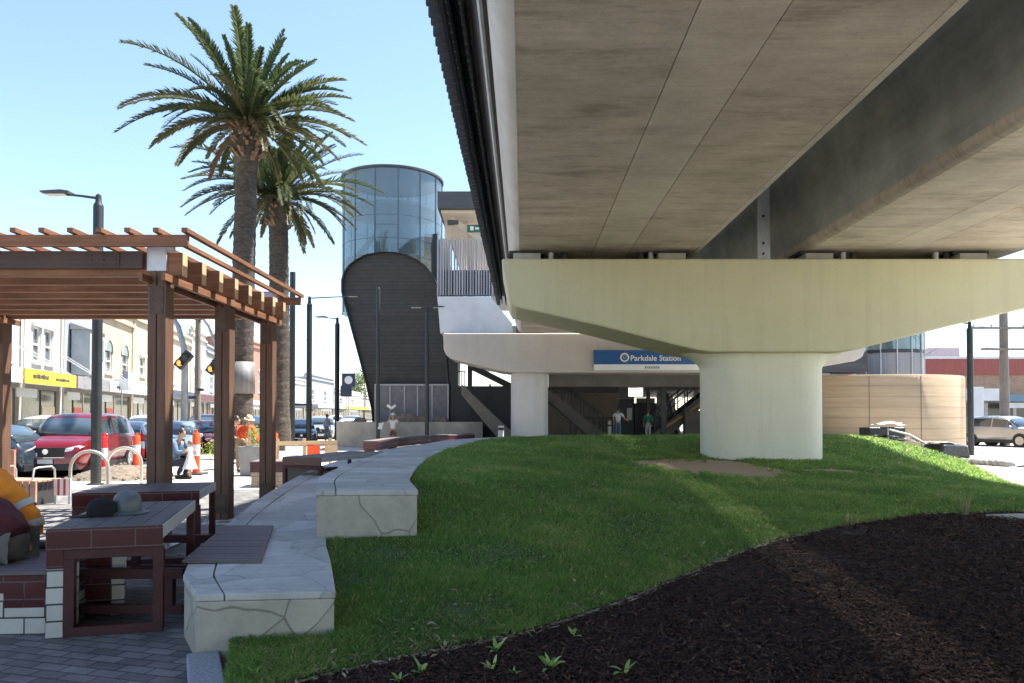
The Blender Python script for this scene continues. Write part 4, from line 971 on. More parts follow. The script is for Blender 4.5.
# bench of timber slats let into the wall, on a red frame
bn = thing('slatted_seat', 'brown slatted seat on a red frame let into the stone wall', 'bench', (-3.3, 6.0, 0))
A_, B_, C_, D_ = Vector((-2.66, 5.98)), Vector((-2.02, 5.98)), Vector((-2.54, 7.9)), Vector((-3.05, 7.9))
for i in range(6):
    ta, tb = i / 6 + .004, (i + 1) / 6 - .006
    q = [A_.lerp(D_, ta), B_.lerp(C_, ta), B_.lerp(C_, tb), A_.lerp(D_, tb)]
    mb = MB(); mb.prism([(v.x, v.y) for v in q], .4545, .478, 'xy'); mb.build('seat_slat', m_slat, bn, world=True, bevel=.003)
mb = MB(); mb.box(-3.75, -2.63, 5.93, 6.0, .34, .42); mb.box(-3.75, -2.63, 5.93, 6.0, .06, .13); mb.box(-3.75, -3.68, 5.93, 6.0, .13, .34); mb.box(-2.78, -2.71, 5.93, 6.0, .13, .34)
mb.build('steel_frame', m_redsteel, bn, world=True, bevel=.004); mb = MB()
mb.box(-3.9, -3.1, 7.6, 7.67, .34, .42); mb.box(-3.9, -3.1, 7.6, 7.67, .04, .11); mb.box(-3.9, -3.83, 7.6, 7.67, .11, .34)
mb.build('steel_frame', m_redsteel, bn, world=True, bevel=.004)
# tiled bench at the left edge, two workers sit on it
tb_ = thing('tiled_bench', 'red and white tiled bench under the two seated workers', 'bench', (-3.52, 5.60, 0), R(4))
for i in range(7): MB().box(-3.2, .0, .012 + i * .155, .155 * (i + 1), .44, .47).build('seat_slat', m_slat, tb_, bevel=.003)
MB().box(-3.2, .0, 0, 1.1, .31, .438).build('red_tile_band', m_red, tb_)
MB().box(-3.2, -.155, .006, 1.1, 0, .309).build('white_tile_base', m_redwhite, tb_)
MB().box(-.153, .0, .003, 1.1, .0, .20).build('white_tile_corner', m_redwhite, tb_); MB().box(-.153, 0, .003, 1.1, .2, .309).build('red_tile_corner', m_red, tb_)
MB().box(-.30, -.156, .002, .01, .20, .309).build('red_tile_step', m_red, tb_)
# hats
def dome(prof, sx, sy): return MB().lathe(prof, n=28, sx=sx, sy=sy)
hh = thing('hard_hat', 'grey hard hat with a brim standing on the near table', 'hard hat', (-3.295, 6.35, .812), R(-60))
m_hat = mat('grey plastic shell', (.085, .105, .108), (.11, .13, .132), 3, .4); m_cap_ = mat('black cotton', (.006, .006, .007), (.011, .011, .013), 20, .95)
dome([(.112, .012), (.115, .06), (.111, .11), (.098, .148), (.070, .175), (.035, .188), (0, .191)], 1.1, 1).build('shell', m_hat, hh, smooth=60)
dome([(.112, .014), (.168, .0), (.172, .008), (.116, .026)], 1.16, 1).build('brim', m_hat, hh, smooth=30)
mb = MB(); mb.tube([(-.12, 0, .085), (-.085, 0, .165), (0, 0, .191), (.085, 0, .165), (.12, 0, .085)], [.007, .009, .009, .009, .007], 8); mb.build('crown_ridge', m_hat, hh, smooth=60)
cp = thing('cap', 'black cap lying beside the grey hard hat on the near table', 'cap', (-3.42, 6.18, .812), R(200))
mb = dome([(.100, .0), (.103, .05), (.096, .095), (.072, .128), (.035, .143), (0, .146)], 1.1, 1); mb.v = [tuple(Vector(p) + Vector((0, 0, .008 * mnoise.noise(Vector(p) * 18)))) for p in mb.v]; mb.build('crown', m_cap_, cp, smooth=60)
mb = MB(); n = 14; v = []; f = []
for k in range(n + 1):
    a = -1.25 + 2.5 * k / n; v += [(.10 * math.cos(a) * 1.1, .10 * math.sin(a), .012), (.10 * math.cos(a) * 1.1 + .085 * math.cos(a * .6) * 1.5, .105 * math.sin(a), .002), (.10 * math.cos(a) * 1.1 + .085 * math.cos(a * .6) * 1.5, .105 * math.sin(a), -.0005)]
for k in range(n): f += [(3 * k, 3 * k + 1, 3 * k + 4, 3 * k + 3), (3 * k + 1, 3 * k + 2, 3 * k + 5, 3 * k + 4)]
mb.add(v, f).build('peak', m_cap_, cp, smooth=60); MB().ball((0, 0, .147), .012, 8, 6).build('button', m_cap_, cp, smooth=60)

# tables and benches farther along the wall
t3 = table('long red tile table between the last pergola post and the stone wall', (-4.62, 14.9, 0), R(-18), .9, 2.6, white=False)
tk = thing('tiled_bench', 'black sided bench under the long red table beyond the pergola', 'bench', (-4.75, 16.2, 0), R(-15))
MB().box(-.25, .75, 0, .45, .05, .46).build('base', m_dark2, tk, bevel=.01); MB().box(-.28, .78, -.03, .48, .462, .50).build('seat', m_slat, tk, bevel=.005)
tk = thing('tiled_bench', 'low bench with red tile band and sandy tile base left of the last pergola post', 'bench', (-5.95, 16.9, 0), R(5))
MB().box(0, 1.0, 0, .9, 0, .34).build('base', brickmat('sandy tile', (.36, .30, .22), (.44, .37, .28), (.2, .17, .13), .3, .125, .008, .5), tk); MB().box(-.02, 1.02, -.02, .92, .342, .56).build('red_tile_band', m_red, tk); MB().box(-.02, 1.02, -.02, .92, .562, .59).build('seat', m_slat, tk)
pbx = thing('planter_box', 'grey metal planter box holding a small yellow green shrub', 'planter', (-7.0, 20.4, 0))
mb = MB(); mb.prism([(-.34, 0), (.34, 0), (.42, .8), (-.42, .8)], -.4, .4); mb.build('box', m_panel, pbx, bevel=.02)
MB().box(-.38, .38, -.36, .36, .70, .74).build('soil', m_mulch, pbx)
lb = thing('long_bench', 'long low dark red bench along the far end of the stone wall', 'bench', (-4.6, 25.8, 0))
bp = [Vector((-4.85, 25.2, 0)), Vector((-4.6, 28.5, 0)), Vector((-3.7, 32, 0)), Vector((-2.0, 35.6, 0))]
mb = MB()
for a, b in zip(bp, bp[1:]): mb.bar(a + Vector((0, 0, .74)), b + Vector((0, 0, .74)), .5, .06)
mb.build('seat', m_slat, lb, world=True)
for i, (a, b) in enumerate(zip(bp, bp[1:])): MB().bar(a + Vector((.01, 0, .57)), b + Vector((.01, 0, .57)), .44, .26).build('red_tile_band', m_red, lb, world=True)
for p in bp: MB().box(p.x - .15, p.x + .15, p.y - .1, p.y + .1, 0, .44).build('leg', m_redsteel, lb, world=True)

# timber park bench in the sun at the left edge
m_pink = woodmat('sunlit pale timber slat', (.36, .20, .14), (.50, .30, .21), 0, .65)
pkb = thing('park_bench', 'pale pink timber slatted bench with metal arms in the sun', 'bench', (-9.75, 13.7, 0), R(-8))
for i in range(9): MB().box(-1.0 + i * .125, -.89 + i * .125, .52 + .03, .57 + .03, .46, .98).build('back_slat', m_pink, pkb, bevel=.004)
for i in range(5): MB().box(-1.0, 1.15, -.05 + i * .115, .05 + i * .115, .42, .455).build('seat_slat', m_pink, pkb, bevel=.004)
for i in range(16): MB().box(-1.0 + i * .135, -.885 + i * .135, -.11, -.065, .06, .45).build('front_slat', m_pink, pkb, bevel=.004)
for x in (.18, 1.0):
    mb = MB(); mb.tube([(x, -.02, .45), (x, .02, .66), (x, .12, .68), (x, .45, .68), (x, .52, .62), (x, .53, .45)], .018, 8); mb.build('arm_rest', m_galv, pkb, smooth=60)
for x in (-.9, 1.05): MB().box(x - .03, x + .03, -.05, .5, 0, .42).build('leg', m_dark, pkb)
rsq = thing('barrier_board', 'small red and white barrier board at the end of the timber bench', 'barrier', (-8.35, 13.75, 0))
m_tape = brickmat('red white stripe', (.55, .02, .02), (.55, .02, .02), (.75, .72, .70), .11, 4.0, .035, .5, 0, 0, noise_amt=.1)
MB().box(-.16, .16, -.01, .01, .16, .47).build('board', m_tape, rsq); MB().box(-.15, -.11, .011, .04, 0, .45).build('leg', m_galv, rsq); MB().box(.11, .15, .011, .04, 0, .45).build('leg', m_galv, rsq)
# bicycle hoops
for px, py, Y, l in ((90, 490, 15.6, 'left steel bicycle hoop in front of the thick dark lamp post'), (125, 485, 17.2, 'right steel bicycle hoop behind the table, nearer the pergola post')):
    q = floor_pt(px, Y, 0); hp = [( -.37, 0, 0), (-.37, 0, .52)] + [(-.37 * math.cos(a), 0, .52 + .37 * math.sin(a)) for a in [math.pi * k / 12 for k in range(1, 12)]] + [(.37, 0, .52), (.37, 0, 0)]
    o = MB().tube(hp, .035, 12).build('bicycle_hoop', mat('brushed stainless', (.58, .54, .46), (.66, .62, .54), 20, .35, .7), smooth=60); o.location = q; o.rotation_euler.z = R(10); tag(o, l, 'bike rack', 'bicycle hoops')
# orange and white bollards with a sleeve
m_org = mat('orange plastic', (.75, .075, .015), (.80, .10, .02), 3, .4); m_refl = mat('white sleeve', (.75, .74, .9), (.68, .67, .66), 12, .4); m_redp = mat('red plastic', (.68, .02, .02), None, 3, .4)
def delineator(px, Y, h, label, m=None, rz=0):
    r = thing('delineator_post', label, 'bollard', floor_pt(px, Y, 0), rz, 'orange delineator posts')
    MB().lathe([(.10, .05), (.10, h - .03), (.085, h), (.04, h + .005), (.04, h + .08), (0, h + .085)], n=18).build('tube', m or m_org, r, smooth=40)
    MB().lathe([(.102, h * .45), (.102, h * .72)], n=18).build('sleeve', m_refl, r, smooth=60)
    mb = MB(); mb.box(-.25, .25, -.25, .25, 0, .05); mb.build('foot', m_bear, r, bevel=.015); return r
delineator(104, 19.6, 1.08, 'red delineator post in front of the red car beside the left hoop', m_redp)
delineator(137, 22.8, 1.02, 'orange delineator post left of the near pergola post beyond the right hoop')
delineator(196.5, 20.6, 1.15, 'tall orange and white delineator post beside the crouching woman')
delineator(275, 24.5, 1.05, 'orange delineator post half hidden by the palm and the farthest pergola post')
delineator(258, 21.5, 1.0, 'orange delineator post between the grey planter box and the farthest pergola post')
delineator(228, 25.0, 1.05, 'orange delineator post beside the palm trunk behind the middle pergola post')
delineator(142, 27.2, .95, 'small red delineator post behind the near pergola post', m_redp)
# heap of garden bark / rubble by the hoops
def heap(name, x, y, r, h, n, m, label, cat):
    mb = MB(); mb.lathe([(r, -.02), (r * .8, h * .35), (r * .45, h * .8), (0, h)], n=20); 
    for i in range(n):
        a = random.uniform(0, 6.28); q = r * math.sqrt(random.random()); z = h * max(0, 1 - q / r) ; s = random.uniform(.02, .07)
        mb.ball((q * math.cos(a), q * math.sin(a), z + s * .3), s, 5, 4, (random.uniform(.7, 1.5), random.uniform(.7, 1.3), .7))
    o = mb.build(name, m, fixn=False); o.location = (x, y, 0); tag(o, label, cat); o['kind'] = 'stuff'; return o
m_rub = mat('brown rubble', (.08, .06, .045), (.20, .16, .12), 9, .95)
heap('rubble_heap', -10.3, 19.6, 1.3, .34, 260, m_rub, 'low heap of brown rubble behind the bicycle hoops', 'heap')

# ================================================================== PALMS
def palm(label, x, y, crown_z, tr, R_, nf, seed, lean=(0, 0), band=None, dr=1.0):
    rnd = random.Random(seed); r = thing('palm_tree', label, 'palm tree', (x, y, 0), 0, 'date palms beside the street')
    H = crown_z - .55; mb = MB(); nr = 110; ns = 22; v = []; f = []
    for i in range(nr + 1):
        z = H * i / nr; t_ = i / nr
        rad = tr * (1.25 - .25 * min(1, t_ * 6)) * (1 - .10 * t_)
        if t_ > .90: rad *= 1 + .38 * math.sin((t_ - .90) / .10 * math.pi * .62)
        ring = .035 * (((z / .17) % 1.0))
        for k in range(ns):
            a = 2 * math.pi * k / ns; w_ = .03 * mnoise.noise(Vector((math.cos(a) * 2.2, math.sin(a) * 2.2, z * 2.5 + seed))) + .05 * ((math.sin(a * 9 + (int(z / .17) % 2) * math.pi)) > .2) * ring * 8
            rr = rad * (1 + w_) + ring * .8; v.append((rr * math.cos(a) + lean[0] * t_ * t_, rr * math.sin(a) + lean[1] * t_ * t_, z))
    for i in range(nr):
        for k in range(ns): f.append((i * ns + k, i * ns + (k + 1) % ns, (i + 1) * ns + (k + 1) % ns, (i + 1) * ns + k))
    mb.add(v, f).build('trunk', m_trunk, r, smooth=25)
    cx, cy = lean
    # cut frond stubs under the crown
    mb = MB()
    for i in range(90):
        a = rnd.uniform(0, 6.28); z = H - rnd.uniform(-.15, 1.15); rr = tr * (1.05 + .25 * (1 - abs(z - H + .4)))
        b0 = Vector((cx + rr * .8 * math.cos(a), cy + rr * .8 * math.sin(a), z)); d = Vector((math.cos(a), math.sin(a), rnd.uniform(.5, 1.3))).normalized()
        mb.bar(b0, b0 + d * rnd.uniform(.18, .42), .11, .05, (math.cos(a), math.sin(a), 0))
    mb.build('frond_stubs', m_stub, r)
    mb = MB()
    for i in range(nf):
        u = (i + .5) / nf; a = i * 2.39996 + rnd.uniform(-.38, .38)
        el = R(80) - (u ** .75) * R(78) + rnd.uniform(-.2, .2)            # young fronds stand up, old ones droop
        L = R_ * (1.0 + rnd.uniform(-.14, .12)) * (.28 + .56 * math.sin(math.pi * min(1, u * .8 + .12))); dead = u > .955
        d0 = Vector((math.cos(a) * math.cos(el), math.sin(a) * math.cos(el), math.sin(el))); pts = []; p = Vector((cx, cy, H + .15)) + d0 * .22; dirv = d0.copy(); n = 16
        droop = dr * (.040 + .040 * u) * (.8 + .5 * rnd.random()) * (1.2 if dead else 1)
        for k in range(n + 1):
            pts.append(p.copy()); p += dirv * (L / n); dirv = (dirv + Vector((0, 0, -1)) * droop * (1.4 - .6 * abs(dirv.z))).normalized()
        tone = .93 + rnd.uniform(0, .07) if dead else max(0, min(.86, .36 + .34 * u + rnd.uniform(-.18, .18)))
        mb.t = min(1, tone + .12)
        o = len(mb.v)
        mb.tube(pts, [.045 * (1 - .88 * k / n) + .004 for k in range(n + 1)], 5, cap=False)
        # leaflets in a V along the stalk
        m_ = 74; roll = rnd.uniform(-.5, .5)
        for k in range(m_):
            s_ = (k + 1.5) / (m_ + 1); j = min(n - 1, int(s_ * n)); fr = s_ * n - j; b0 = pts[j].lerp(pts[j + 1], fr); dd = (pts[j + 1] - pts[j]).normalized()
            side = dd.cross(Vector((0, 0, 1)))
            if side.length < .08: side = Vector((-math.sin(a), math.cos(a), 0))
            side.normalize(); upv = side.cross(dd).normalized()
            ll = L * .118 * (math.sin(math.pi * (.14 + .80 * s_)) ** .7) * rnd.uniform(.8, 1.15)
            for sg_ in (-1, 1):
                vee = rnd.uniform(.25, .75) - (.3 if dead else 0)
                ld = (side * sg_ * rnd.uniform(.55, .8) + dd * rnd.uniform(.8, 1.15) + upv * vee).normalized(); e = b0 + ld * ll + Vector((0, 0, -1)) * ll * rnd.uniform(.1, .32); mid = b0 + ld * ll * .5
                wv = (ld.cross(upv)).normalized() * rnd.uniform(.026, .042)
                mb.add([b0 - wv * .6, b0 + wv * .6, mid + wv, mid - wv, e], [(0, 1, 2, 3), (3, 2, 4)], max(0, min(1, tone + rnd.uniform(-.1, .1))))
    mb.build('crown', m_frond, r, fixn=False)
    if band:
        mb = MB(); mb.lathe([(tr * 1.10 + .03, band[0]), (tr * 1.10 + .03, band[1])], c=(lean[0] * (band[0] / H) ** 2, lean[1] * (band[0] / H) ** 2, 0), n=28); bo_ = mb.build('metal_collar', m_collar, r, smooth=50); so2 = bo_.modifiers.new('solid', 'SOLIDIFY'); so2.thickness = .01
    return r
m_trunk = mat('palm trunk', (.055, .042, .033), (.135, .108, .085), 5, .95, bmp=.9, bscale=14, bdist=.06, stretch=(1, 1, 2.2), dirt=.35)
m_stub = mat('frond stubs', (.12, .075, .045), (.24, .16, .095), 4, .9); m_collar = mat('tin collar', (.13, .13, .13), (.21, .205, .20), 3, .6, .1, stretch=(3, 3, .3), dirt=.2)
m_frond = tonemat('palm frond', [(0, (.016, .034, .012)), (.4, (.034, .058, .021)), (.75, (.085, .095, .036)), (.9, (.20, .15, .07)), (1, (.17, .11, .06))], .5, .22)
palm('taller nearer date palm with a tin collar on its trunk', -10.25, 28, 12.95, .42, 5.25, 92, 3, (.2, 0), (2.45, 3.65), .9)
palm('shorter date palm standing behind the taller one', -10.85, 34.5, 12.05, .46, 5.6, 84, 11, (-.1, 0))
# small shrub in the planter box, a bush behind the barriers
m_shrub = tonemat('yellow green shrub', [(0, (.07, .13, .02)), (.6, (.16, .25, .04)), (1, (.28, .34, .07))], .5, .3)
def bush(name, x, y, z, r, n, label, m, leafs=.09, grp=None, sq=.9):
    mb = MB()
    for i in range(n):
        d = Vector((random.gauss(0, 1), random.gauss(0, 1), random.gauss(0, 1))).normalized() * r * random.uniform(.35, 1.0); d *= 1 + .35 * mnoise.noise(d * (1.8 / r) + Vector((x, y, 0)))
        d.z *= sq; leaf(mb, d, (random.gauss(0, 1), random.gauss(0, 1), random.uniform(-.2, 1)), leafs * random.uniform(.7, 1.4), leafs * .22, .4, random.random())
    o = mb.build(name, m, fixn=False); o.location = (x, y, z); return tag(o, label, 'bush', grp)
bush('shrub', -7.0, 20.4, 1.08, .38, 260, 'small yellow green shrub growing in the grey planter box', m_shrub)
bush('shrub', -8.9, 22.3, .55, .5, 320, 'yellow green shrub behind the orange post and the crouching woman', m_shrub)
# timber barricade with orange net
bc = thing('barricade', 'low timber barricade with orange mesh beyond the long red table', 'barrier', (-6.6, 21.8, 0), R(35))
m_tim = woodmat('pale pine', (.45, .31, .17), (.60, .44, .26), 0)
for x in (-1.1, -.3, .5, 1.3): MB().box(x - .04, x + .04, -.04, .04, 0, .95 if x > -1 else 1.25).build('stake', m_tim, bc)
MB().box(-1.2, 1.5, -.07, -.045, .76, .88).build('rail', m_tim, bc); 
for i, x in enumerate((-.75, -.1, .55, 1.1)): MB().box(x, x + .4, -.10, -.075, .42, .74).build('mesh_panel', [m_org, m_refl, m_org, m_tim][i], bc)
# ================================================================== LAMP POSTS AND POLES
m_pole = mat('dark green black pole', (.018, .022, .024), (.030, .034, .036), 4, .45); m_poleg = mat('galvanised pole', (.33, .34, .35), (.42, .43, .44), 5, .5, .5); m_timpole = woodmat('grey timber pole', (.17, .14, .12), (.30, .26, .22), 2, .85)
m_lens = mat('lamp lens', (.55, .56, .55), (.62, .63, .62), 5, .3)
def lamp(px, Y, h, r0, label, arm=None, arms=1, top='arm', split=.62):
    q = floor_pt(px, Y, 0); r = thing('street_lamp', label, 'street lamp', q)
    mb = MB(); mb.lathe([(r0 * 1.5, 0), (r0 * 1.5, .03), (r0, .04), (r0, h * split), (r0 * .96, h * split + .02), (r0 * .62, h * split + .10), (r0 * .55, h - .05), (0, h)], n=16)
    mb.build('pole', m_pole, r, smooth=35); MB().lathe([(r0 * 2, 0), (r0 * 2, .025), (0, .03)], n=4).build('base_plate', m_pole, r)
    MB().box(-r0 * .3, r0 * .3, -r0 * 1.03, -r0 * .9, .5, .95).build('access_door', m_dark, r)
    if arm:
        for d in ([arm] if arms == 1 else [arm, -arm]):
            s = 1 if d > 0 else -1
            a = MB().tube([(0, 0, h - .12), (d * .6, 0, h - .06), (d, 0, h - .03)], [.035, .03, .028], 8).build('arm', m_pole, r, smooth=60)
            mb = MB(); mb.prism([(d - s * .1, h - .03), (d + s * .55, h - .02), (d + s * .6, h + .03), (d + s * .1, h + .06), (d - s * .1, h + .03)], -.13, .13); hd = mb.build('lamp_head', m_dark2, a)
            MB().box(*sorted((d + s * .02, d + s * .5)), -.09, .09, h - .045, h - .032).build('lens', m_lens, a)
    return r
lamp(96.5, 17.6, 6.95, .115, 'tall thick dark lamp post with its arm over the pergola roof', -.75, split=.955)
lamp(309, 40, 8.1, .15, 'dark lamp post with a long arm reaching right to the black hood', 2.1, split=.94)
lamp(337, 46, 7.75, .15, 'dark lamp post with a short arm pointing left toward the street', -.75, split=.94)
lamp(378, 36.2, 7.9, .095, 'thin dark post in front of the left part of the black hood', None, split=.99)
lamp(427, 36.6, 7.0, .10, 'dark post with a T shaped double lamp before the right part of the hood', .28, 2, split=.97)
q = floor_pt(292, 39, 0); pr = thing('plain_pole', 'plain dark pole tight beside the last pergola post', 'pole', q); MB().lathe([(.16, 0), (.15, 9.2), (0, 9.22)], n=14).build('pole', m_pole, pr, smooth=40); MB().bar((0, 0, 2.2), (.95, .4, 2.2), .06, .1).build('cross_bar', m_pole, pr)
lamp(970.5, 30.5, 5.55, .12, 'black lamp post at the corner of the sandy enclosure on the right', -1.0, split=.93)
# traffic signals on a grey pole
def signal(px, py, Y, tilt, label, pole=True):
    q = P(px, py, Y); r = thing('traffic_signal', label, 'traffic light', q)
    body = MB(); body.box(-.20, .20, -.12, .12, -.40, .40); b0 = body.build('signal_body', m_dark, r, bevel=.05, segs=3); b0.rotation_euler = (0, tilt, 0)
    for i, (z, m) in enumerate(((.18, mat('dark lens', (.02, .03, .04), None, 1, .2)), (-.18, emitmat('amber lens', (1.0, .28, .05), .75)))):
        l = MB().tube([(0, -.122, z), (0, -.135, z)], .125, 18).build('lens', m, b0)
        MB().lathe([(.135, -.12), (.135, .12)], n=16, a0=0, a1=math.pi).build('visor', m_dark, b0).rotation_euler = (R(90), 0, 0); kids(b0)[-1].location = (0, -.22, z)
    return r
signal(183.5, 360, 31, R(42), 'tilted black traffic signal glowing amber between two pergola posts')
signal(214, 366, 34, R(38), 'second tilted black traffic signal half hidden by the middle pergola post')
q = floor_pt(184.5, 32, 0); pr = thing('curved_pole', 'grey pole curving left at its top behind the amber signal', 'pole', q)
MB().tube([(0, 0, 0), (0, 0, 3.6), (-.05, 0, 4.6), (-.3, 0, 5.5), (-.9, 0, 6.4), (-1.8, 0, 7.0)], [.16, .14, .13, .11, .09, .07], 12).build('pole', m_poleg, pr, smooth=60); MB().bar((0, -.02, 2.5), (-.15, -.4, 2.5), .06, .06).build('bracket', m_poleg, pr)
q = floor_pt(217, 37, 0); pr = thing('curved_pole', 'grey pole with a curved top mostly behind the middle pergola post', 'pole', q)
MB().tube([(0, 0, 0), (0, 0, 4.4), (-.05, 0, 5.2), (-.4, 0, 6.1), (-1.1, 0, 7.0), (-2.0, 0, 7.6)], [.14, .13, .12, .11, .09, .07], 12).build('pole', m_poleg, pr, smooth=60)
q = floor_pt(197.5, 38, 0); pr = thing('utility_pole', 'grey utility pole with a dark cap seen between two pergola posts', 'pole', q)
MB().lathe([(.17, 0), (.13, 7.0), (0, 7.02)], n=12).build('pole', m_timpole, pr, smooth=40); MB().lathe([(.2, 6.55), (.2, 7.0), (0, 7.05)], n=12).build('cap', m_dark, pr)
for z, dx in ((2.95, .35), (2.55, -.5)): MB().bar((0, -.1, z), (dx, -.1, z), .1, .14).build('side_arm', m_dark, pr)
# right-hand utility pole, cross arms
q = floor_pt(1004.5, 42, 0); pr = thing('utility_pole', 'tall grey timber utility pole beside the parked silver car', 'pole', q)
MB().lathe([(.26, -.06), (.20, 9.5), (0, 9.52)], n=14).build('pole', m_timpole, pr, smooth=40)
for z, l in ((6.5, 2.2), (5.3, 1.5)): MB().box(-l, l, -.38, -.28, z, z + .12).build('cross_arm', m_timpole, pr)
for x in (-1.9, -.9, .9, 1.9): MB().lathe([(.05, 0), (.07, .08), (.03, .16), (0, .17)], c=(x, -.33, 6.62), n=8).build('insulator', m_lens, pr)
def wire(a, b, sag, label, n=14):
    a, b = Vector(a), Vector(b); pts = [a.lerp(b, i / n) - Vector((0, 0, sag * 4 * (i / n) * (1 - i / n))) for i in range(n + 1)]
    tag(MB().tube(pts, .018, 5).build('overhead_wire', m_dark), label, 'wire', 'overhead wires')
for i, (dx, z, l) in enumerate(((-1.9, 6.7, 'overhead wire from the left end of the upper cross arm going right'), (1.9, 6.7, 'overhead wire from the right end of the upper cross arm'), (-1.4, 5.45, 'overhead wire from the lower cross arm down to the shops'))):
    p0 = q + Vector((dx, -.3, z)); wire(p0, (60, 60 + 4 * i, 8.2 + i * .4), .5, l); 
wire(q + Vector((-1.9, -.3, 6.7)), (30, 62, 4.3), .2, 'slanting wire dropping from the cross arm to the brick shop')
wire((-25, 45, 8.0), (-15, 75, 9.5), .8, 'overhead wire crossing above the street between two pergola posts')
# warning triangles and shop signs far down the street
def board(px, py, Y, w_, h_, m, label, post=True, name='street_sign', cat='sign', mk=None):
    c = P(px, py, Y); r = thing(name, label, cat, (c.x, Y, 0)); zc = c.z
    MB().box(-w_ / 2, w_ / 2, -.03, .03, zc - h_ / 2, zc + h_ / 2).build('panel', m, r, bevel=.01)
    if mk: MB().tube([(0, -.034, zc), (0, -.031, zc)], min(w_, h_) * .30, 18).build('disc_mark', mk, r)
    if post: MB().tube([(0, .06, 0), (0, .06, zc)], .045, 8).build('post', m_poleg, r, smooth=40)
    return r
m_navy = mat('navy sign', (.02, .028, .06), (.03, .04, .08), 2, .5); m_yel = mat('yellow sign', (.70, .40, .012), (.75, .45, .02), 2, .5)
board(348.5, 380, 60, 1.1, 1.1, m_navy, 'square navy sign with a pale round mark left of the black hood', mk=m_whitep)
board(346, 391, 58, .9, .9, m_navy, 'plain navy square sign below the one with a round mark')
board(978, 402, 47, .75, 1.9, m_whitep, 'narrow white sign beside the black lamp post on the right')
board(121, 385, 44, .9, .7, m_whitep, 'white street sign on a thin post in front of the shops')

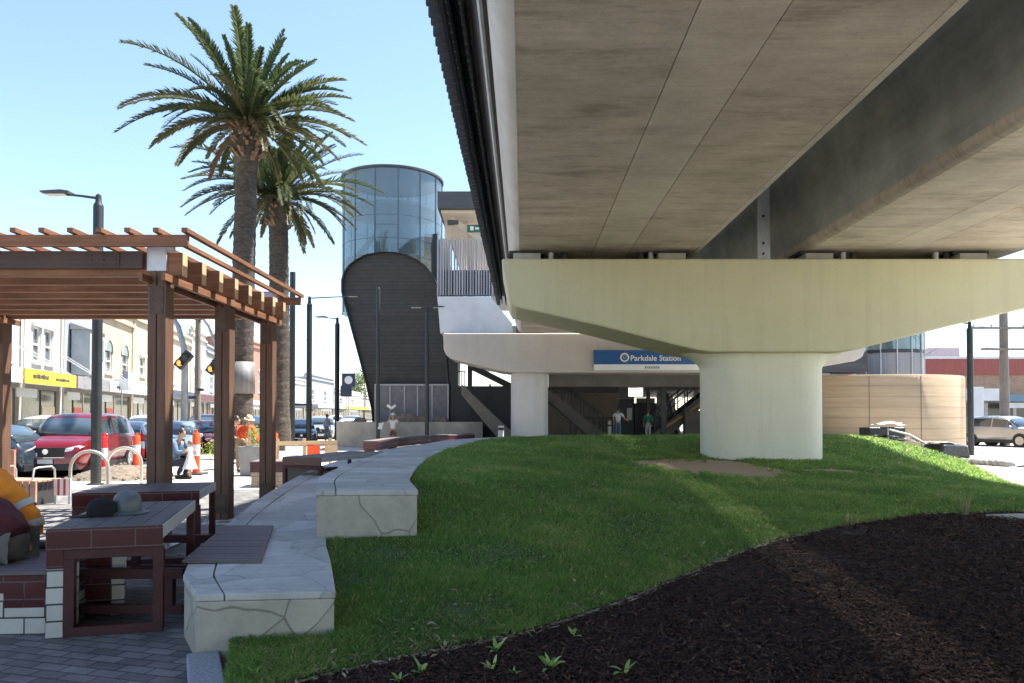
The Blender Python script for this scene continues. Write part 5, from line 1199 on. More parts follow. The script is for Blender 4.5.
# ================================================================== SHOPS ALONG THE STREET
m_win = mat('dark window glass', (.06, .075, .085), (.12, .14, .15), 1.5, .12, spec=.8); m_shopg = mat('shopfront glass', (.035, .04, .045), (.10, .10, .10), 1.2, .15, spec=.8, stretch=(1, 1, .3)); m_frw = mat('white window frame', (.66, .65, .62), (.72, .71, .68), 4, .6)
m_tin = mat('tin roof', (.32, .32, .32), (.40, .40, .40), 3, .5, .3)
def wallm(n, c): return mat(n, c, tuple(x * .86 for x in c), 1.2, .85, dirt=.18, bmp=.1)
def shop(s0, s1, H, wall_c, label, wins=(), awn=None, sign=None, parapet='flat', depth=14, lettering=None, under=(.28, .27, .25), brick=False):
    """one building of the row; local x runs along the street, local -y faces it"""
    p0, d = facade(s0); p1, _ = facade(s1); d = (p1 - p0); W = d.length; d.normalize()
    r = thing('shop_building', label, 'building', p0, math.atan2(d.y, d.x), 'shop buildings along the street on the left')
    m = wall_c if not isinstance(wall_c, tuple) else wallm('render ' + '%d' % int(s0 + 20), wall_c)
    # upper wall, with openings left for the windows: strips
    z0 = 3.75; holes = sorted(wins); x = 0; mb = MB()
    for (cx, w_, za, zb, kind) in holes:
        mb.box(x, cx - w_ / 2, 0, .3, z0, H); mb.box(cx - w_ / 2, cx + w_ / 2, 0, .3, z0, za); mb.box(cx - w_ / 2, cx + w_ / 2, 0, .3, zb, H); x = cx + w_ / 2
    mb.box(x, W, 0, .3, z0, H); mb.build('upper_wall', m, r)
    MB().box(0, W, .305, depth, 0, H - .5).build('building_body', m, r)
    for (cx, w_, za, zb, kind) in holes:
        wn = MB(); wn.box(cx - w_ / 2, cx + w_ / 2, .16, .20, za, zb); win = wn.build('window', m_win, r)
        fr = MB(); t_ = .09
        fr.box(cx - w_ / 2, cx - w_ / 2 + t_, .06, .158, za, zb); fr.box(cx + w_ / 2 - t_, cx + w_ / 2, .06, .158, za, zb); fr.box(cx - w_ / 2 + t_, cx + w_ / 2 - t_, .06, .158, zb - t_, zb); fr.box(cx - w_ / 2 + t_, cx + w_ / 2 - t_, .06, .158, za, za + t_)
        fr.box(cx - w_ / 2 + t_, cx + w_ / 2 - t_, .07, .15, (za + zb) / 2 - .04, (za + zb) / 2 + .04); fr.build('frame', m_frw, win)
        MB().box(cx - w_ / 2 - .15, cx + w_ / 2 + .15, -.12, -.003, za - .14, za - .01).build('sill', m_frw, win)
        if kind == 'hood': MB().box(cx - w_ / 2 - .2, cx + w_ / 2 + .2, -.16, -.003, zb + .02, zb + .2).build('hood_mould', m_frw, win)
        if kind == 'arch':
            mb = MB(); n = 12; rr = w_ / 2; v = []; f = []
            for k in range(n + 1):
                a = math.pi * k / n
                for q_ in (rr, rr + .28): v += [(cx + q_ * math.cos(a), -.08, zb - rr * .2 + q_ * math.sin(a)), (cx + q_ * math.cos(a), -.003, zb - rr * .2 + q_ * math.sin(a))]
            for k in range(n):
                o = 4 * k; f += [(o, o + 2, o + 6, o + 4), (o + 2, o + 3, o + 7, o + 6), (o + 3, o + 1, o + 5, o + 7), (o + 1, o, o + 4, o + 5)]
            mb.add(v, f).build('arch_mould', m, win)
            MB().prism([(cx + rr * math.cos(math.pi * k / 12), zb - rr * .2 + rr * math.sin(math.pi * k / 12)) for k in range(13)], -.03, -.006).build('fan_light', m_win, win)
    for z, h_, o_ in ((H - .75, .22, .22), (H - .02, .25, .16)): MB().box(-.0, W, -o_, -.004, z, z + h_).build('cornice', m, r)
    MB().box(.0, .28, -.07, -.004, z0, H - .78).build('pilaster', m, r); MB().box(W - .28, W, -.07, -.004, z0, H - .78).build('pilaster', m, r)
    if parapet == 'gable': MB().prism([(0, H + .25), (W, H + .25), (W / 2, H + W * .55)], -.05, .3).build('gable', m, r)
    if parapet == 'stepped': MB().box(W * .3, W * .7, -.08, .3, H + .24, H + .95).build('raised_parapet', m, r)
    # shopfront: pillars, stall riser, panes
    MB().box(0, .3, -.002, .3, 0, 3.74).build('pier', m, r); MB().box(W - .3, W, -.002, .3, 0, 3.74).build('pier', m, r)
    MB().box(.31, W - .31, .03, .3, 0, .45).build('stall_riser', mat('stall riser', under, None, 2, .6), r)
    n = max(2, int((W - .6) / 1.6))
    for i in range(n):
        xa = .34 + (W - .68) * i / n; xb = .34 + (W - .68) * (i + 1) / n
        pn = MB().box(xa + .04, xb - .04, .14, .17, .47, 2.95).build('shop_window', m_shopg, r)
        MB().box(xa - .035, xa + .035, .10, .30, .46, 2.96).build('post', m_dark if i % 2 else m_frw, pn)
        if i % 3 == 1: MB().box(xa + .2, xb - .3, .118, .135, 1.2, 2.1).build('poster', random.choice([m_whitep, m_cream, m_yel, m_redp]), pn)
    MB().box(.31, W - .31, .05, .3, 2.97, 3.74).build('bulkhead', mat('bulkhead', tuple(x * .7 for x in under), None, 2, .6), r)
    if awn:
        a = MB().prism([(-.05, 3.30), (-2.4, 3.10), (-2.4, 3.16), (-.05, 3.42)], .06, W - .06, 'yz').build('awning', m_tin, r)
        MB().box(.06, W - .06, -2.46, -2.403, 3.0, 3.62).build('awning_fascia', awn, a)
        for x in (.4, W - .4): MB().bar((x, -.01, 5.0), (x, -2.3, 3.5), .05, .05).build('stay_rod', m_frw, a)
        if lettering:
            for (xa, xb, za, zb, lm) in lettering:
                mb = MB(); x = xa
                while x < xb: wd = random.uniform(.05, .16); mb.box(x, x + wd, -2.472, -2.462, za + random.uniform(0, .03), zb - random.uniform(0, .05)); x += wd + random.uniform(.03, .06)
                mb.build('worn_lettering', lm, a)
        MB().box(W * .25, W * .6, -1.6, -1.55, 2.45, 2.85).build('hanging_sign', m_whitep, r)
    if sign:
        for (xa, xb, za, zb, sm) in sign: MB().box(xa, xb, -.20, -.16, za, zb).build('sign_board', sm, r, bevel=.01)
    return r
m_br = brickmat('red face brick', (.30, .095, .06), (.38, .13, .085), (.36, .31, .26), .24, .086, .01, .85, .5, .2)
shop(-28, -8.2, 8.0, (.60, .57, .52), 'pale two storey shop at the very left end of the street', [(4, 1, 4.3, 6, ''), (10, 1, 4.3, 6, '')], m_tin)
shop(-8, -3.3, 8.2, (.52, .49, .45), 'cream shop block at the left edge behind the left pergola post', [(2.4, 1, 4.2, 6, '')], m_whitep)
shop(-3.2, 3.0, 8.2, (.50, .48, .44), 'shop with the long yellow fascia over a dark glazed front', [(2, 1, 4.2, 6, ''), (4.6, 1, 4.2, 6, '')], m_yel, lettering=[(.9, 2.6, 3.22, 3.44, m_dark), (3.5, 5.2, 3.22, 3.38, m_dark)])
shop(3.1, 8.3, 8.6, (.52, .50, .46), 'white two storey shop with a pair of tall upper windows beside the blue grey one', [(1.7, 1.0, 4.4, 6.2, 'hood'), (3.3, 1.0, 4.4, 6.2, 'hood')], m_panel)
b1 = shop(8.4, 14.3, 9.2, (.34, .37, .39), 'blue grey shop with a boxed bay window beside the white shop', [(4.6, 1.2, 4.6, 6.2, '')], m_whitep, lettering=[(1.2, 3.9, 3.2, 3.4, m_navy)], sign=[(4.4, 5.8, 3.75, 4.4, m_whitep)])
MB().box(1.0, 3.7, -1.1, -.10, 4.0, 6.6).build('bay_box', wallm('bay render', (.40, .44, .46)), b1, bevel=.02)
bw_ = MB().box(1.25, 2.2, -1.14, -1.102, 5.0, 6.2).build('bay_window', m_win, b1); MB().box(2.4, 3.4, -1.14, -1.102, 5.0, 6.2).build('bay_window', m_win, b1); MB().prism([(-1.2, 6.6), (-.05, 7.0), (-.05, 6.61)], .9, 3.8, 'yz').build('bay_roof', m_tin, b1)
shop(14.4, 22.5, 8.9, (.46, .38, .27), 'sandy cream shop with an arched upper window right of the thick lamp post', [(2.3, 1.5, 4.5, 6.1, 'arch'), (6.1, 1.5, 4.5, 6.1, 'arch')], m_whitep, parapet='stepped', sign=[(5.0, 6.2, 3.8, 4.8, m_navy), (6.25, 8.0, 3.8, 4.8, m_whitep)])
shop(22.6, 33, 9.6, (.46, .39, .28), 'cream banded shop left of the near pergola post', [(2.6, 1.3, 4.7, 6.2, 'hood'), (7.0, 1.3, 4.7, 6.2, 'hood')], m_navy)
shop(33.1, 44, 9.4, (.47, .40, .29), 'yellow cream shop behind the amber traffic signal', [(2.6, 1.4, 4.6, 6.3, 'hood'), (7.0, 1.4, 4.6, 6.3, 'hood')], mat('maroon fascia', (.10, .03, .03), None, 2, .6), parapet='flat')
shop(44.1, 52, 10.6, (.50, .48, .43), 'tall white gabled shop behind the grey utility pole', [(2.2, 1.1, 4.7, 6.6, 'hood'), (5.5, 1.1, 4.7, 6.6, 'hood')], m_whitep, parapet='gable')
shop(52.1, 61.9, 9.6, (.25, .27, .29), 'slate grey shop beside the tall white gabled one', [(4, 1.5, 4.5, 6.2, ''), (10, 1.5, 4.5, 6.2, '')], m_navy)
shop(62.1, 84, 12.2, m_br, 'red brick shop block between the palm trunks and the last pergola post', [(4, 2.2, 5.0, 8.2, 'hood'), (11, 2.2, 5.0, 8.2, 'hood'), (17, 2.2, 5.0, 8.2, 'hood')], m_whitep)
shop(84.2, 106, 8.0, (.56, .54, .50), 'low pale shop down the street behind the plain dark pole', [(5, 2, 4.4, 6, ''), (14, 2, 4.4, 6, '')], m_navy)
shop(106.2, 132, 9.4, (.30, .31, .34), 'dark grey shop far down the street between the lamp posts', [(6, 2.4, 4.6, 6.6, ''), (17, 2.4, 4.6, 6.6, '')], m_tin)
shop(132.2, 166, 7.4, (.62, .60, .56), 'low white shop far down the street with a lime green fascia', [(8, 3, 4.2, 5.6, ''), (22, 3, 4.2, 5.6, '')], mat('lime fascia', (.40, .55, .03), None, 1, .6))
shop(166.2, 215, 7.0, (.55, .53, .49), 'last pale shop visible at the far end of the street', [(12, 4, 4, 5.6, ''), (34, 4, 4, 5.6, '')], m_whitep)
# far trees at the end of the street
m_leaf = tonemat('street tree leaf', [(0, (.03, .06, .018)), (.6, (.07, .11, .03)), (1, (.13, .17, .05))], .6, .2)
def tree(x, y, H, r, label):
    t_ = thing('street_tree', label, 'tree', (x, y, 0), 0, 'trees at the end of the street')
    mb = MB(); mb.tube([(0, 0, 0), (.1, 0, H * .35), (0, .1, H * .6)], [.3, .22, .12], 8)
    for a in range(5): mb.tube([(.05, 0, H * .38), (math.cos(a * 1.3) * r * .5, math.sin(a * 1.3) * r * .5, H * .72)], [.12, .04], 6)
    mb.build('trunk', m_timpole, t_, smooth=50); mb = MB()
    cl = [(random.uniform(-1, 1) * r * .65, random.uniform(-1, 1) * r * .65, H * random.uniform(.5, .92)) for _ in range(16)]
    for i in range(1600):
        c = random.choice(cl); p = Vector(c) + Vector((random.gauss(0, .18), random.gauss(0, .18), random.gauss(0, .15))) * r; leaf(mb, p, (random.gauss(0, 1), random.gauss(0, 1), random.gauss(0, 1)), .5, .16, .2, random.random())
    mb.build('crown', m_leaf, t_, fixn=False)
tree(-41, 205, 15, 6, 'broad tree closing the far end of the street left of the navy signs'); tree(-47, 225, 13, 5, 'smaller tree at the far end of the street beside the broad one'); tree(-33, 212, 11, 5, 'tree at the far end of the street just left of the black hood')

# ---- buildings across the road on the right
def rshop(x0, x1, Y, H, m, label, awn_m, dpt=14, roof=None, win=True):
    r = thing('corner_shop', label, 'building', (x0, Y, 0), 0, 'shops across the road on the right'); W = x1 - x0
    MB().box(0, W, 0, dpt, 0, H).build('wall', m, r)
    if roof: MB().box(-.1, W + .1, -.2, dpt, H + .002, H + 1.5).build('parapet', roof, r); MB().box(-.15, W + .15, -.26, -.203, H + 1.3, H + 1.5).build('parapet_capping', m_whitep, r)
    n = max(2, int(W / 2.2))
    for i in range(n): 
        pn = MB().box(W * i / n + .15, W * (i + 1) / n - .15, -.05, -.003, .4, 2.6).build('shop_window', m_shopg, r); MB().box(W * (i + 1) / n - .14, W * (i + 1) / n + .14, -.08, -.002, .0, 2.65).build('post', m_whitep, r)
    a = MB().box(.0, W, -2.8, -.006, 2.75, 2.85).build('awning', m_tin, r); MB().box(0, W, -2.86, -2.802, 2.70, 3.25).build('awning_fascia', awn_m, a)
    MB().box(W * .1, W * .55, -2.88, -2.862, 2.76, 3.7).build('fascia_sign', m_whitep, a); mb = MB(); x = W * .16
    while x < W * .4: mb.box(x, x + .22, -2.89, -2.882, 3.05, 3.35); x += .3
    mb.build('worn_lettering', m_navy, a)
    MB().box(W * .62, W * .9, -2.5, -2.46, 2.2, 2.6).build('hanging_sign', m_whitep, r)
    return r
m_redroof = mat('red metal parapet', (.26, .06, .05), (.32, .085, .065), 2, .6, stretch=(8, 1, 1)); m_obr = brickmat('orange brick', (.36, .20, .13), (.43, .26, .17), (.35, .30, .25), .24, .086, .01, .85, .5, .2)
rshop(31.5, 43, 60, 4.9, m_obr, 'orange brick shop with a red parapet behind the silver car', mat('blue fascia', (.13, .21, .27), (.16, .25, .31), 2, .6), roof=m_redroof)
rshop(43.2, 58, 60.5, 4.6, wallm('right render', (.52, .50, .46)), 'grey rendered shop beside the orange brick one', mat('teal fascia', (.12, .20, .24), None, 2, .6), roof=m_redroof)
rshop(58.2, 84, 61, 5.6, wallm('right render two', (.60, .55, .48)), 'pale shop farther right along the road', m_whitep)
ac = MB().box(36.2, 38.8, 64, 65.5, 6.55, 7.5).build('rooftop_unit', m_galv, bevel=.04); tag(ac, 'grey air conditioning unit on the red topped roof', 'roof unit')
mb = MB(); 
ant = thing('roof_antenna', 'thin antenna frame on the roof behind the red parapet', 'antenna', (40.5, 63, 6.4))
MB().tube([(0, 0, 0), (0, 0, 2.2)], .03, 6).build('mast', m_dark, ant); MB().bar((-.9, 0, 2.0), (.9, 0, 2.0), .03, .03).build('cross_bar', m_dark, ant)

# ================================================================== CARS
m_tyre = mat('tyre', (.016, .016, .017), (.024, .024, .025), 20, .85); m_rim = mat('alloy rim', (.42, .43, .44), (.50, .51, .52), 6, .3, .7); m_cglass = mat('car glass', (.035, .05, .06), (.05, .07, .085), 1, .05, spec=1.0)
m_blk = mat('black trim', (.016, .016, .018), (.024, .024, .026), 6, .5); m_head = mat('headlight glass', (.62, .65, .68), (.70, .72, .74), 9, .1, .3); m_tail = mat('tail light', (.42, .012, .015), None, 2, .15); m_plate = mat('number plate', (.66, .68, .66), None, 2, .5); m_chrome = mat('bright trim', (.62, .63, .64), None, 2, .15, .9)
def paint(n, c, metal=.25):
    m, t, b = newmat('car paint ' + n); f = noisetex(t, coords(t), 2.5, 3)
    t.links.new(ramp(t, f, [(.3, c), (.7, tuple(x * .92 for x in c))]), b.inputs['Base Color']); b.inputs['Metallic'].default_value = metal; b.inputs['Roughness'].default_value = .28; b.inputs['Coat Weight'].default_value = .8; b.inputs['Coat Roughness'].default_value = .05; return m
PROF = {
 'suv': [(-.5, .44, None, .84), (-.485, .56, None, .93), (-.455, .62, None, .97), (-.385, .625, .955, .99), (-.22, .62, .995, 1), (-.04, .61, 1.0, 1), (.08, .60, .985, 1), (.145, .60, .93, 1), (.27, .61, None, .99), (.38, .575, None, .97), (.455, .53, None, .93), (.485, .46, None, .88), (.5, .36, None, .80)],
 'hatch': [(-.5, .44, None, .84), (-.49, .56, None, .93), (-.465, .63, None, .97), (-.36, .635, .94, .99), (-.2, .63, .995, 1), (-.04, .62, 1.0, 1), (.06, .61, .98, 1), (.12, .61, .92, 1), (.28, .61, None, .99), (.39, .565, None, .97), (.46, .51, None, .93), (.485, .45, None, .88), (.5, .35, None, .80)],
 'sedan': [(-.5, .42, None, .82), (-.49, .58, None, .90), (-.45, .665, None, .95), (-.31, .68, None, .98), (-.19, .65, .94, 1), (-.08, .64, .995, 1), (.02, .63, 1.0, 1), (.10, .62, .97, 1), (.15, .62, .90, 1), (.28, .62, None, .99), (.39, .57, None, .97), (.46, .51, None, .93), (.485, .45, None, .88), (.5, .35, None, .80)],
}
def car(kind, col, loc, rz, label, L=4.5, W=1.84, H=1.66, clear=.20, name='parked_car', wheel=.34, grille=True, group='cars in the street'):
    r = thing(name, label, 'car', loc, rz, group); hw = W / 2; ST = PROF[kind]
    def ring(xf, bf, rf, wf):
        x = xf * L; bz = bf * H; w_ = hw * wf; zb = clear + .02 + (.10 if abs(xf) > .47 else 0)
        o = [(0, zb), (w_ * .86, zb), (w_ * .97, zb + .12), (w_, zb + (bz - zb) * .45), (w_ * .985, bz - .10), (w_ * .93, bz)]
        if rf: zr = rf * H; o += [(hw * .76, zr - .07), (hw * .66, zr - .015), (hw * .38, zr + .012), (0, zr + .02)]
        else: o += [(w_ * .84, bz + .022), (w_ * .66, bz + .035), (w_ * .4, bz + .045), (0, bz + .05)]
        return [(x, y, z) for y, z in o]
    rings = [ring(*s) for s in ST]; n = len(rings[0]); body = MB()
    for s in (1, -1):
        v = [(x, y * s, z) for rg in rings for x, y, z in rg]; f = []
        for i in range(len(rings) - 1):
            for k in range(n - 1): f.append((i * n + k, i * n + k + 1, (i + 1) * n + k + 1, (i + 1) * n + k))
        f += [tuple(range(n)), tuple(range((len(rings) - 1) * n, len(rings) * n))]
        body.add(v, f)
    body.build('body', col, r, smooth=38)
    def lp(a, b, t_): return tuple(a[i] + (b[i] - a[i]) * t_ for i in range(3))
    def pane(a, b, c, d, out, nm, ins=(.06, .06, .08, .08), m=m_cglass):
        """a,b along the bottom, d,c along the top, pushed out a little"""
        A, B = lp(a, b, ins[0]), lp(a, b, 1 - ins[1]); Dd, Cc = lp(d, c, ins[0]), lp(d, c, 1 - ins[1])
        A, Dd = lp(A, Dd, ins[2]), lp(A, Dd, 1 - ins[3]); B, Cc = lp(B, Cc, ins[2]), lp(B, Cc, 1 - ins[3]); o = Vector(out)
        q = [tuple(Vector(p) + o) for p in (A, B, Cc, Dd)]; q2 = [tuple(Vector(p) - o * .5) for p in (A, B, Cc, Dd)]
        return MB().add(q + q2, [(0, 1, 2, 3), (7, 6, 5, 4), (0, 4, 5, 1), (1, 5, 6, 2), (2, 6, 7, 3), (3, 7, 4, 0)]).build(nm, m, r)
    ro = [i for i, s in enumerate(ST) if s[2]]
    i0, i1 = ro[0], ro[-1]; mid = ro[len(ro) // 2]
    for s in (1, -1):
        fl = lambda p: (p[0], p[1] * s, p[2])
        pane(fl(rings[i0][5]), fl(rings[mid][5]), fl(rings[mid][6]), fl(rings[i0][6]), (0, .012 * s, .004), 'side_window', (.14, .03, .10, .10))
        pane(fl(rings[mid][5]), fl(rings[i1][5]), fl(rings[i1][6]), fl(rings[mid][6]), (0, .012 * s, .004), 'side_window', (.04, .03, .10, .10))
        cw = rings[i1 + 1]; pane(fl(rings[i1][5]), fl(lp(rings[i1][5], cw[5], .55)), fl(lp(rings[i1][6], cw[6], .25)), fl(rings[i1][6]), (0, .012 * s, .004), 'quarter_window', (.05, .1, .12, .2))
    wf, wr = rings[i1 + 1], rings[i1]
    fx = lambda p, s=1: (p[0], p[1] * s, p[2])
    def screen_(lo, hi, nm, o):
        idx = [6, 7, 8]; mb = MB(); lows = [fx(lo[k], -1) for k in (6, 7, 8)] + [lo[9]] + [lo[k] for k in (8, 7, 6)]; his = [fx(hi[k], -1) for k in (6, 7, 8)] + [hi[9]] + [hi[k] for k in (8, 7, 6)]
        # widen the foot of the screen to the pillars
        v = []
        for a, b in zip(lows, his): v += [tuple(Vector(lp(a, b, .05)) + Vector(o)), tuple(Vector(lp(a, b, .93)) + Vector(o))]
        mb.add(v, [(2 * k, 2 * k + 2, 2 * k + 3, 2 * k + 1) for k in range(6)]); oo = mb.build(nm, m_cglass, r, smooth=60); so_ = oo.modifiers.new('thick', 'SOLIDIFY'); so_.thickness = .004; return oo
    screen_(wf, wr, 'windscreen', (.006, 0, .014))
    if kind != 'sedan': screen_(rings[i0 - 1], rings[i0], 'rear_window', (-.010, 0, .012))
    else: screen_(rings[i0 - 1], rings[i0], 'rear_window', (-.006, 0, .014))
    # lower black trim, arches, wheels
    for s in (1, -1): MB().box(-L * .28, L * .27, s * hw * .99 - .015, s * hw * .99 + .015, clear, clear + .17).build('sill_trim', m_blk, r, bevel=.01)
    MB().box(L * .475, L * .503, -hw * .80, hw * .80, clear + .02, clear + .20).build('front_skirt', m_blk, r, bevel=.02); MB().box(-L * .503, -L * .47, -hw * .82, hw * .82, clear + .02, clear + .22).build('rear_skirt', m_blk, r, bevel=.02)
    for ax in (.305, -.29):
        for s in (1, -1):
            MB().tube([(ax * L, s * (hw - .30), wheel + .01), (ax * L, s * (hw + .006), wheel + .01)], wheel + .055, 24).build('wheel_arch', m_blk, r, smooth=40)
            w_ = MB().tube([(ax * L, s * (hw - .22), wheel), (ax * L, s * (hw - .01), wheel), (ax * L, s * (hw + .018), wheel)], [wheel, wheel, wheel * .93], 24).build('wheel', m_tyre, r, smooth=40)
            mb = MB(); mb.tube([(ax * L, s * (hw + .0185), wheel), (ax * L, s * (hw + .022), wheel)], wheel * .68, 20)
            for k in range(5):
                a = 2 * math.pi * k / 5 + .3; mb.bar((ax * L + .06 * math.cos(a), s * (hw + .027), wheel + .06 * math.sin(a)), (ax * L + wheel * .64 * math.cos(a), s * (hw + .024), wheel + wheel * .64 * math.sin(a)), .05, .012, (0, 1, 0))
            mb.build('rim', m_rim, w_)
    fz = H * .46
    # lights, grille, plates, mirrors, handles
    for s in (1, -1):
        mb = MB(); mb.add([(L * .494, s * hw * .48, fz - .10), (L * .480, s * hw * .80, fz - .05), (L * .452, s * hw * .945, fz + .05), (L * .47, s * hw * .80, fz + .075), (L * .489, s * hw * .5, fz + .0)], [(0, 1, 2, 3, 4)]); o_ = mb.build('headlight', m_head, r); o_.location = (.03, s * .012, .0); sm = o_.modifiers.new('t', 'SOLIDIFY'); sm.thickness = .02
        mb = MB(); mb.add([(-L * .488, s * hw * .60, H * .50), (-L * .470, s * hw * .93, H * .49), (-L * .455, s * hw * .955, H * .58), (-L * .480, s * hw * .62, H * .57)], [(0, 1, 2, 3)]); o_ = mb.build('tail_light', m_tail, r); o_.location = (-.035, s * .015, 0); sm = o_.modifiers.new('t', 'SOLIDIFY'); sm.thickness = .02
        mb = MB(); mx = ST[i1 + 1][0] * L - .28; mb.ball((mx, s * (hw + .06), H * .635), .115, 10, 6, (.6, 1.0, .72)); mb.build('wing_mirror', col, r, smooth=60)
        for hx in (-.12, .10): MB().box(hx * L - .1, hx * L + .1, s * (hw * .995) - .012, s * (hw * .995) + .02, H * .53, H * .55).build('door_handle', m_chrome if False else col, r, bevel=.006)
    if grille:
        mb = MB(); mb.prism([(-hw * .46, fz - .24), (hw * .46, fz - .24), (hw * .52, fz + .02), (-hw * .52, fz + .02)], L * .487, L * .5035, 'yz'); g_ = mb.build('grille', m_blk, r)
        MB().box(L * .504, L * .507, -hw * .50, hw * .50, fz - .268, fz - .245).build('chrome_strip', m_chrome, g_); MB().tube([(L * .5036, 0, fz - .09), (L * .508, 0, fz - .09)], .075, 14).build('badge', m_chrome, g_)
    MB().box(L * .504, L * .51, -.19, .19, fz - .42, fz - .30).build('number_plate', m_plate, r); MB().box(-L * .512, -L * .503, -.19, .19, H * .40, H * .47).build('number_plate', m_plate, r)
    return r
mred = paint('red', (.17, .004, .009)); mwhi = paint('white', (.72, .72, .72), .0); msil = paint('silver', (.42, .44, .46), .6); mgry = paint('grey', (.10, .11, .125), .5); mblu = paint('blue', (.05, .09, .16), .4); mdkb = paint('dark blue grey', (.035, .055, .075), .4); mlbl = paint('light blue', (.25, .34, .42), .5); mblk = paint('black', (.014, .014, .016), .2)
UA = math.atan2(U.y, U.x); RZ = -.10
RA = UA + math.pi
def at(px, Y): return (((px - 512) / F * Y), Y, RZ)
car('suv', mred, at(81, 22.7), RA - .06, 'bright red car facing the camera behind the thick lamp post', 4.65, 1.95, 1.80)
car('hatch', mdkb, at(-44, 20.3), R(186), 'dark blue grey hatchback at the left edge with its rear to the right', 4.3, 1.80, 1.52)
car('suv', mwhi, at(47, 30), RA - .1, 'white car right behind the red one, mostly hidden by it', 4.7, 1.88, 1.74)
car('sedan', msil, at(128, 31), RA, 'pale silver car behind the red car left of the near pergola post', 4.6, 1.82, 1.48)
car('sedan', mlbl, at(176, 30.0), RA + .12, 'light blue car behind the crouching woman between two pergola posts', 4.6, 1.82, 1.50)
car('hatch', mred, at(208, 33.5), RA + R(30), 'smaller red car half behind the middle pergola post', 4.1, 1.75, 1.5)
car('suv', mblk, at(206, 42), RA, 'black car with a pale roof edge farther along between two pergola posts', 4.7, 1.88, 1.78)
car('suv', mwhi, at(148, 38.5), RA, 'white car behind the near pergola post in the second line of traffic', 4.7, 1.86, 1.74)
car('suv', mblu, at(250, 40), RA, 'blue car seen between the palm trunk and the last pergola post', 4.6, 1.85, 1.7)
car('hatch', mgry, at(300, 44), RA + .1, 'dark grey car facing the camera between the plain pole and the long armed lamp', 4.3, 1.8, 1.5)
car('suv', msil, at(322, 52), RA, 'silver car beside the long armed lamp post', 4.6, 1.85, 1.68)
car('sedan', mwhi, at(350, 56), RA + .1, 'white sedan right of the short armed lamp post', 4.7, 1.84, 1.46)
car('suv', mlbl, at(352, 74), RA, 'pale blue car behind the white sedan near the black hood', 4.7, 1.86, 1.72)
car('hatch', mwhi, at(285, 60), RA, 'small white car just left of the plain dark pole', 4.2, 1.76, 1.52)
car('suv', mwhi, at(336, 92), RA, 'farthest white car visible along the street', 4.7, 1.86, 1.74)
car('sedan', msil, at(263, 75), RA, 'silver car far along the street beside the second palm trunk', 4.7, 1.86, 1.5)
rc = at(1005, 40.8); car('suv', msil, (rc[0], rc[1], -.06), R(-68), 'shiny silver car parked on the right beside the utility pole', 4.6, 1.88, 1.66, group='cars on the right')

# ================================================================== SMALL THINGS BY THE SANDY ENCLOSURE
m_blackp = mat('black plastic wrap', (.012, .012, .014), (.03, .03, .034), 9, .3, bmp=.5, bscale=9, bdist=.03); m_whitewrap = mat('white plastic sheet', (.62, .61, .58), (.72, .71, .68), 6, .45, bmp=.6, bscale=7, bdist=.04)
def crumple(nx, ny, sx, sy, amp, seed, hf):
    mb = MB(); v = []; f = []
    for i in range(nx + 1):
        for j in range(ny + 1):
            x = (i / nx - .5) * sx; y = (j / ny - .5) * sy; p = Vector((x * 2.2, y * 2.2, seed)); nn = mnoise.noise(p) + .5 * mnoise.noise(p * 2.7)
            v.append((x + .1 * nn, y + .1 * mnoise.noise(p + Vector((9, 0, 0))), hf(x, y) + amp * nn))
    for i in range(nx):
        for j in range(ny): f.append((i * (ny + 1) + j, (i + 1) * (ny + 1) + j, (i + 1) * (ny + 1) + j + 1, i * (ny + 1) + j + 1))
    return mb.add(v, f)
cx0 = floor_pt(884, 26.5, 0); z0 = .70
st = thing('wrapped_pallet', 'black wrapped pallet with a white sheet on its top beside the sandy enclosure', 'pallet', (cx0.x, 26.6, z0))
bx = MB().box(-.68, .62, -.4, .4, .0, .52); bx.build('black_block', m_blackp, st, bevel=.05, segs=3); MB().box(-.04, -.0, -.42, -.402, .02, .5).build('strap', m_whitewrap, st)
o = crumple(16, 10, .95, .75, .07, 2, lambda x, y: .60 + .10 * math.exp(-(x * x + y * y) * 6)).build('white_sheet', m_whitewrap, st, smooth=50); o.location.x = .22; s_ = o.modifiers.new('t', 'SOLIDIFY'); s_.thickness = .01
q = floor_pt(901, 25.4, 0)
o = crumple(18, 12, 1.5, 1.0, .10, 5, lambda x, y: .30 - .28 * x * .6).build('plastic_sheet', m_blackp, smooth=40); o.location = (q.x, q.y, h1(q.x, q.y) + .02); s_ = o.modifiers.new('t', 'SOLIDIFY'); s_.thickness = .02; tag(o, 'crumpled dark sheet sliding down beside the wrapped pallet', 'sheet')
o = MB().tube([(-.62, -.42, .62), (0, -.55, .45), (.6, -.5, .12), (.7, -.1, .02)], .035, 8).build('white_pipe', m_whitewrap, smooth=50); o.location = (q.x, q.y, h1(q.x, q.y)); tag(o, 'bent white pipe lying across the dark sheet', 'pipe')
q = floor_pt(944, 24.6, 0)
wb = thing('wheelbarrow_tub', 'upturned white edged black tub on the lawn in front of the lamp post', 'tub', (q.x, q.y, .22), R(20))
mb = MB(); mb.prism([(-.75, 0), (.75, 0), (.60, .42), (-.45, .48)], -.4, .4); mb.build('tub', m_blackp, wb, bevel=.08, segs=3); o = crumple(14, 8, 1.4, .55, .05, 8, lambda x, y: .50 - .10 * x).build('white_cover', m_whitewrap, wb, smooth=50); s_ = o.modifiers.new('t', 'SOLIDIFY'); s_.thickness = .012
m_pv = mat('loose paver', (.26, .25, .235), (.36, .35, .33), 5, .85)
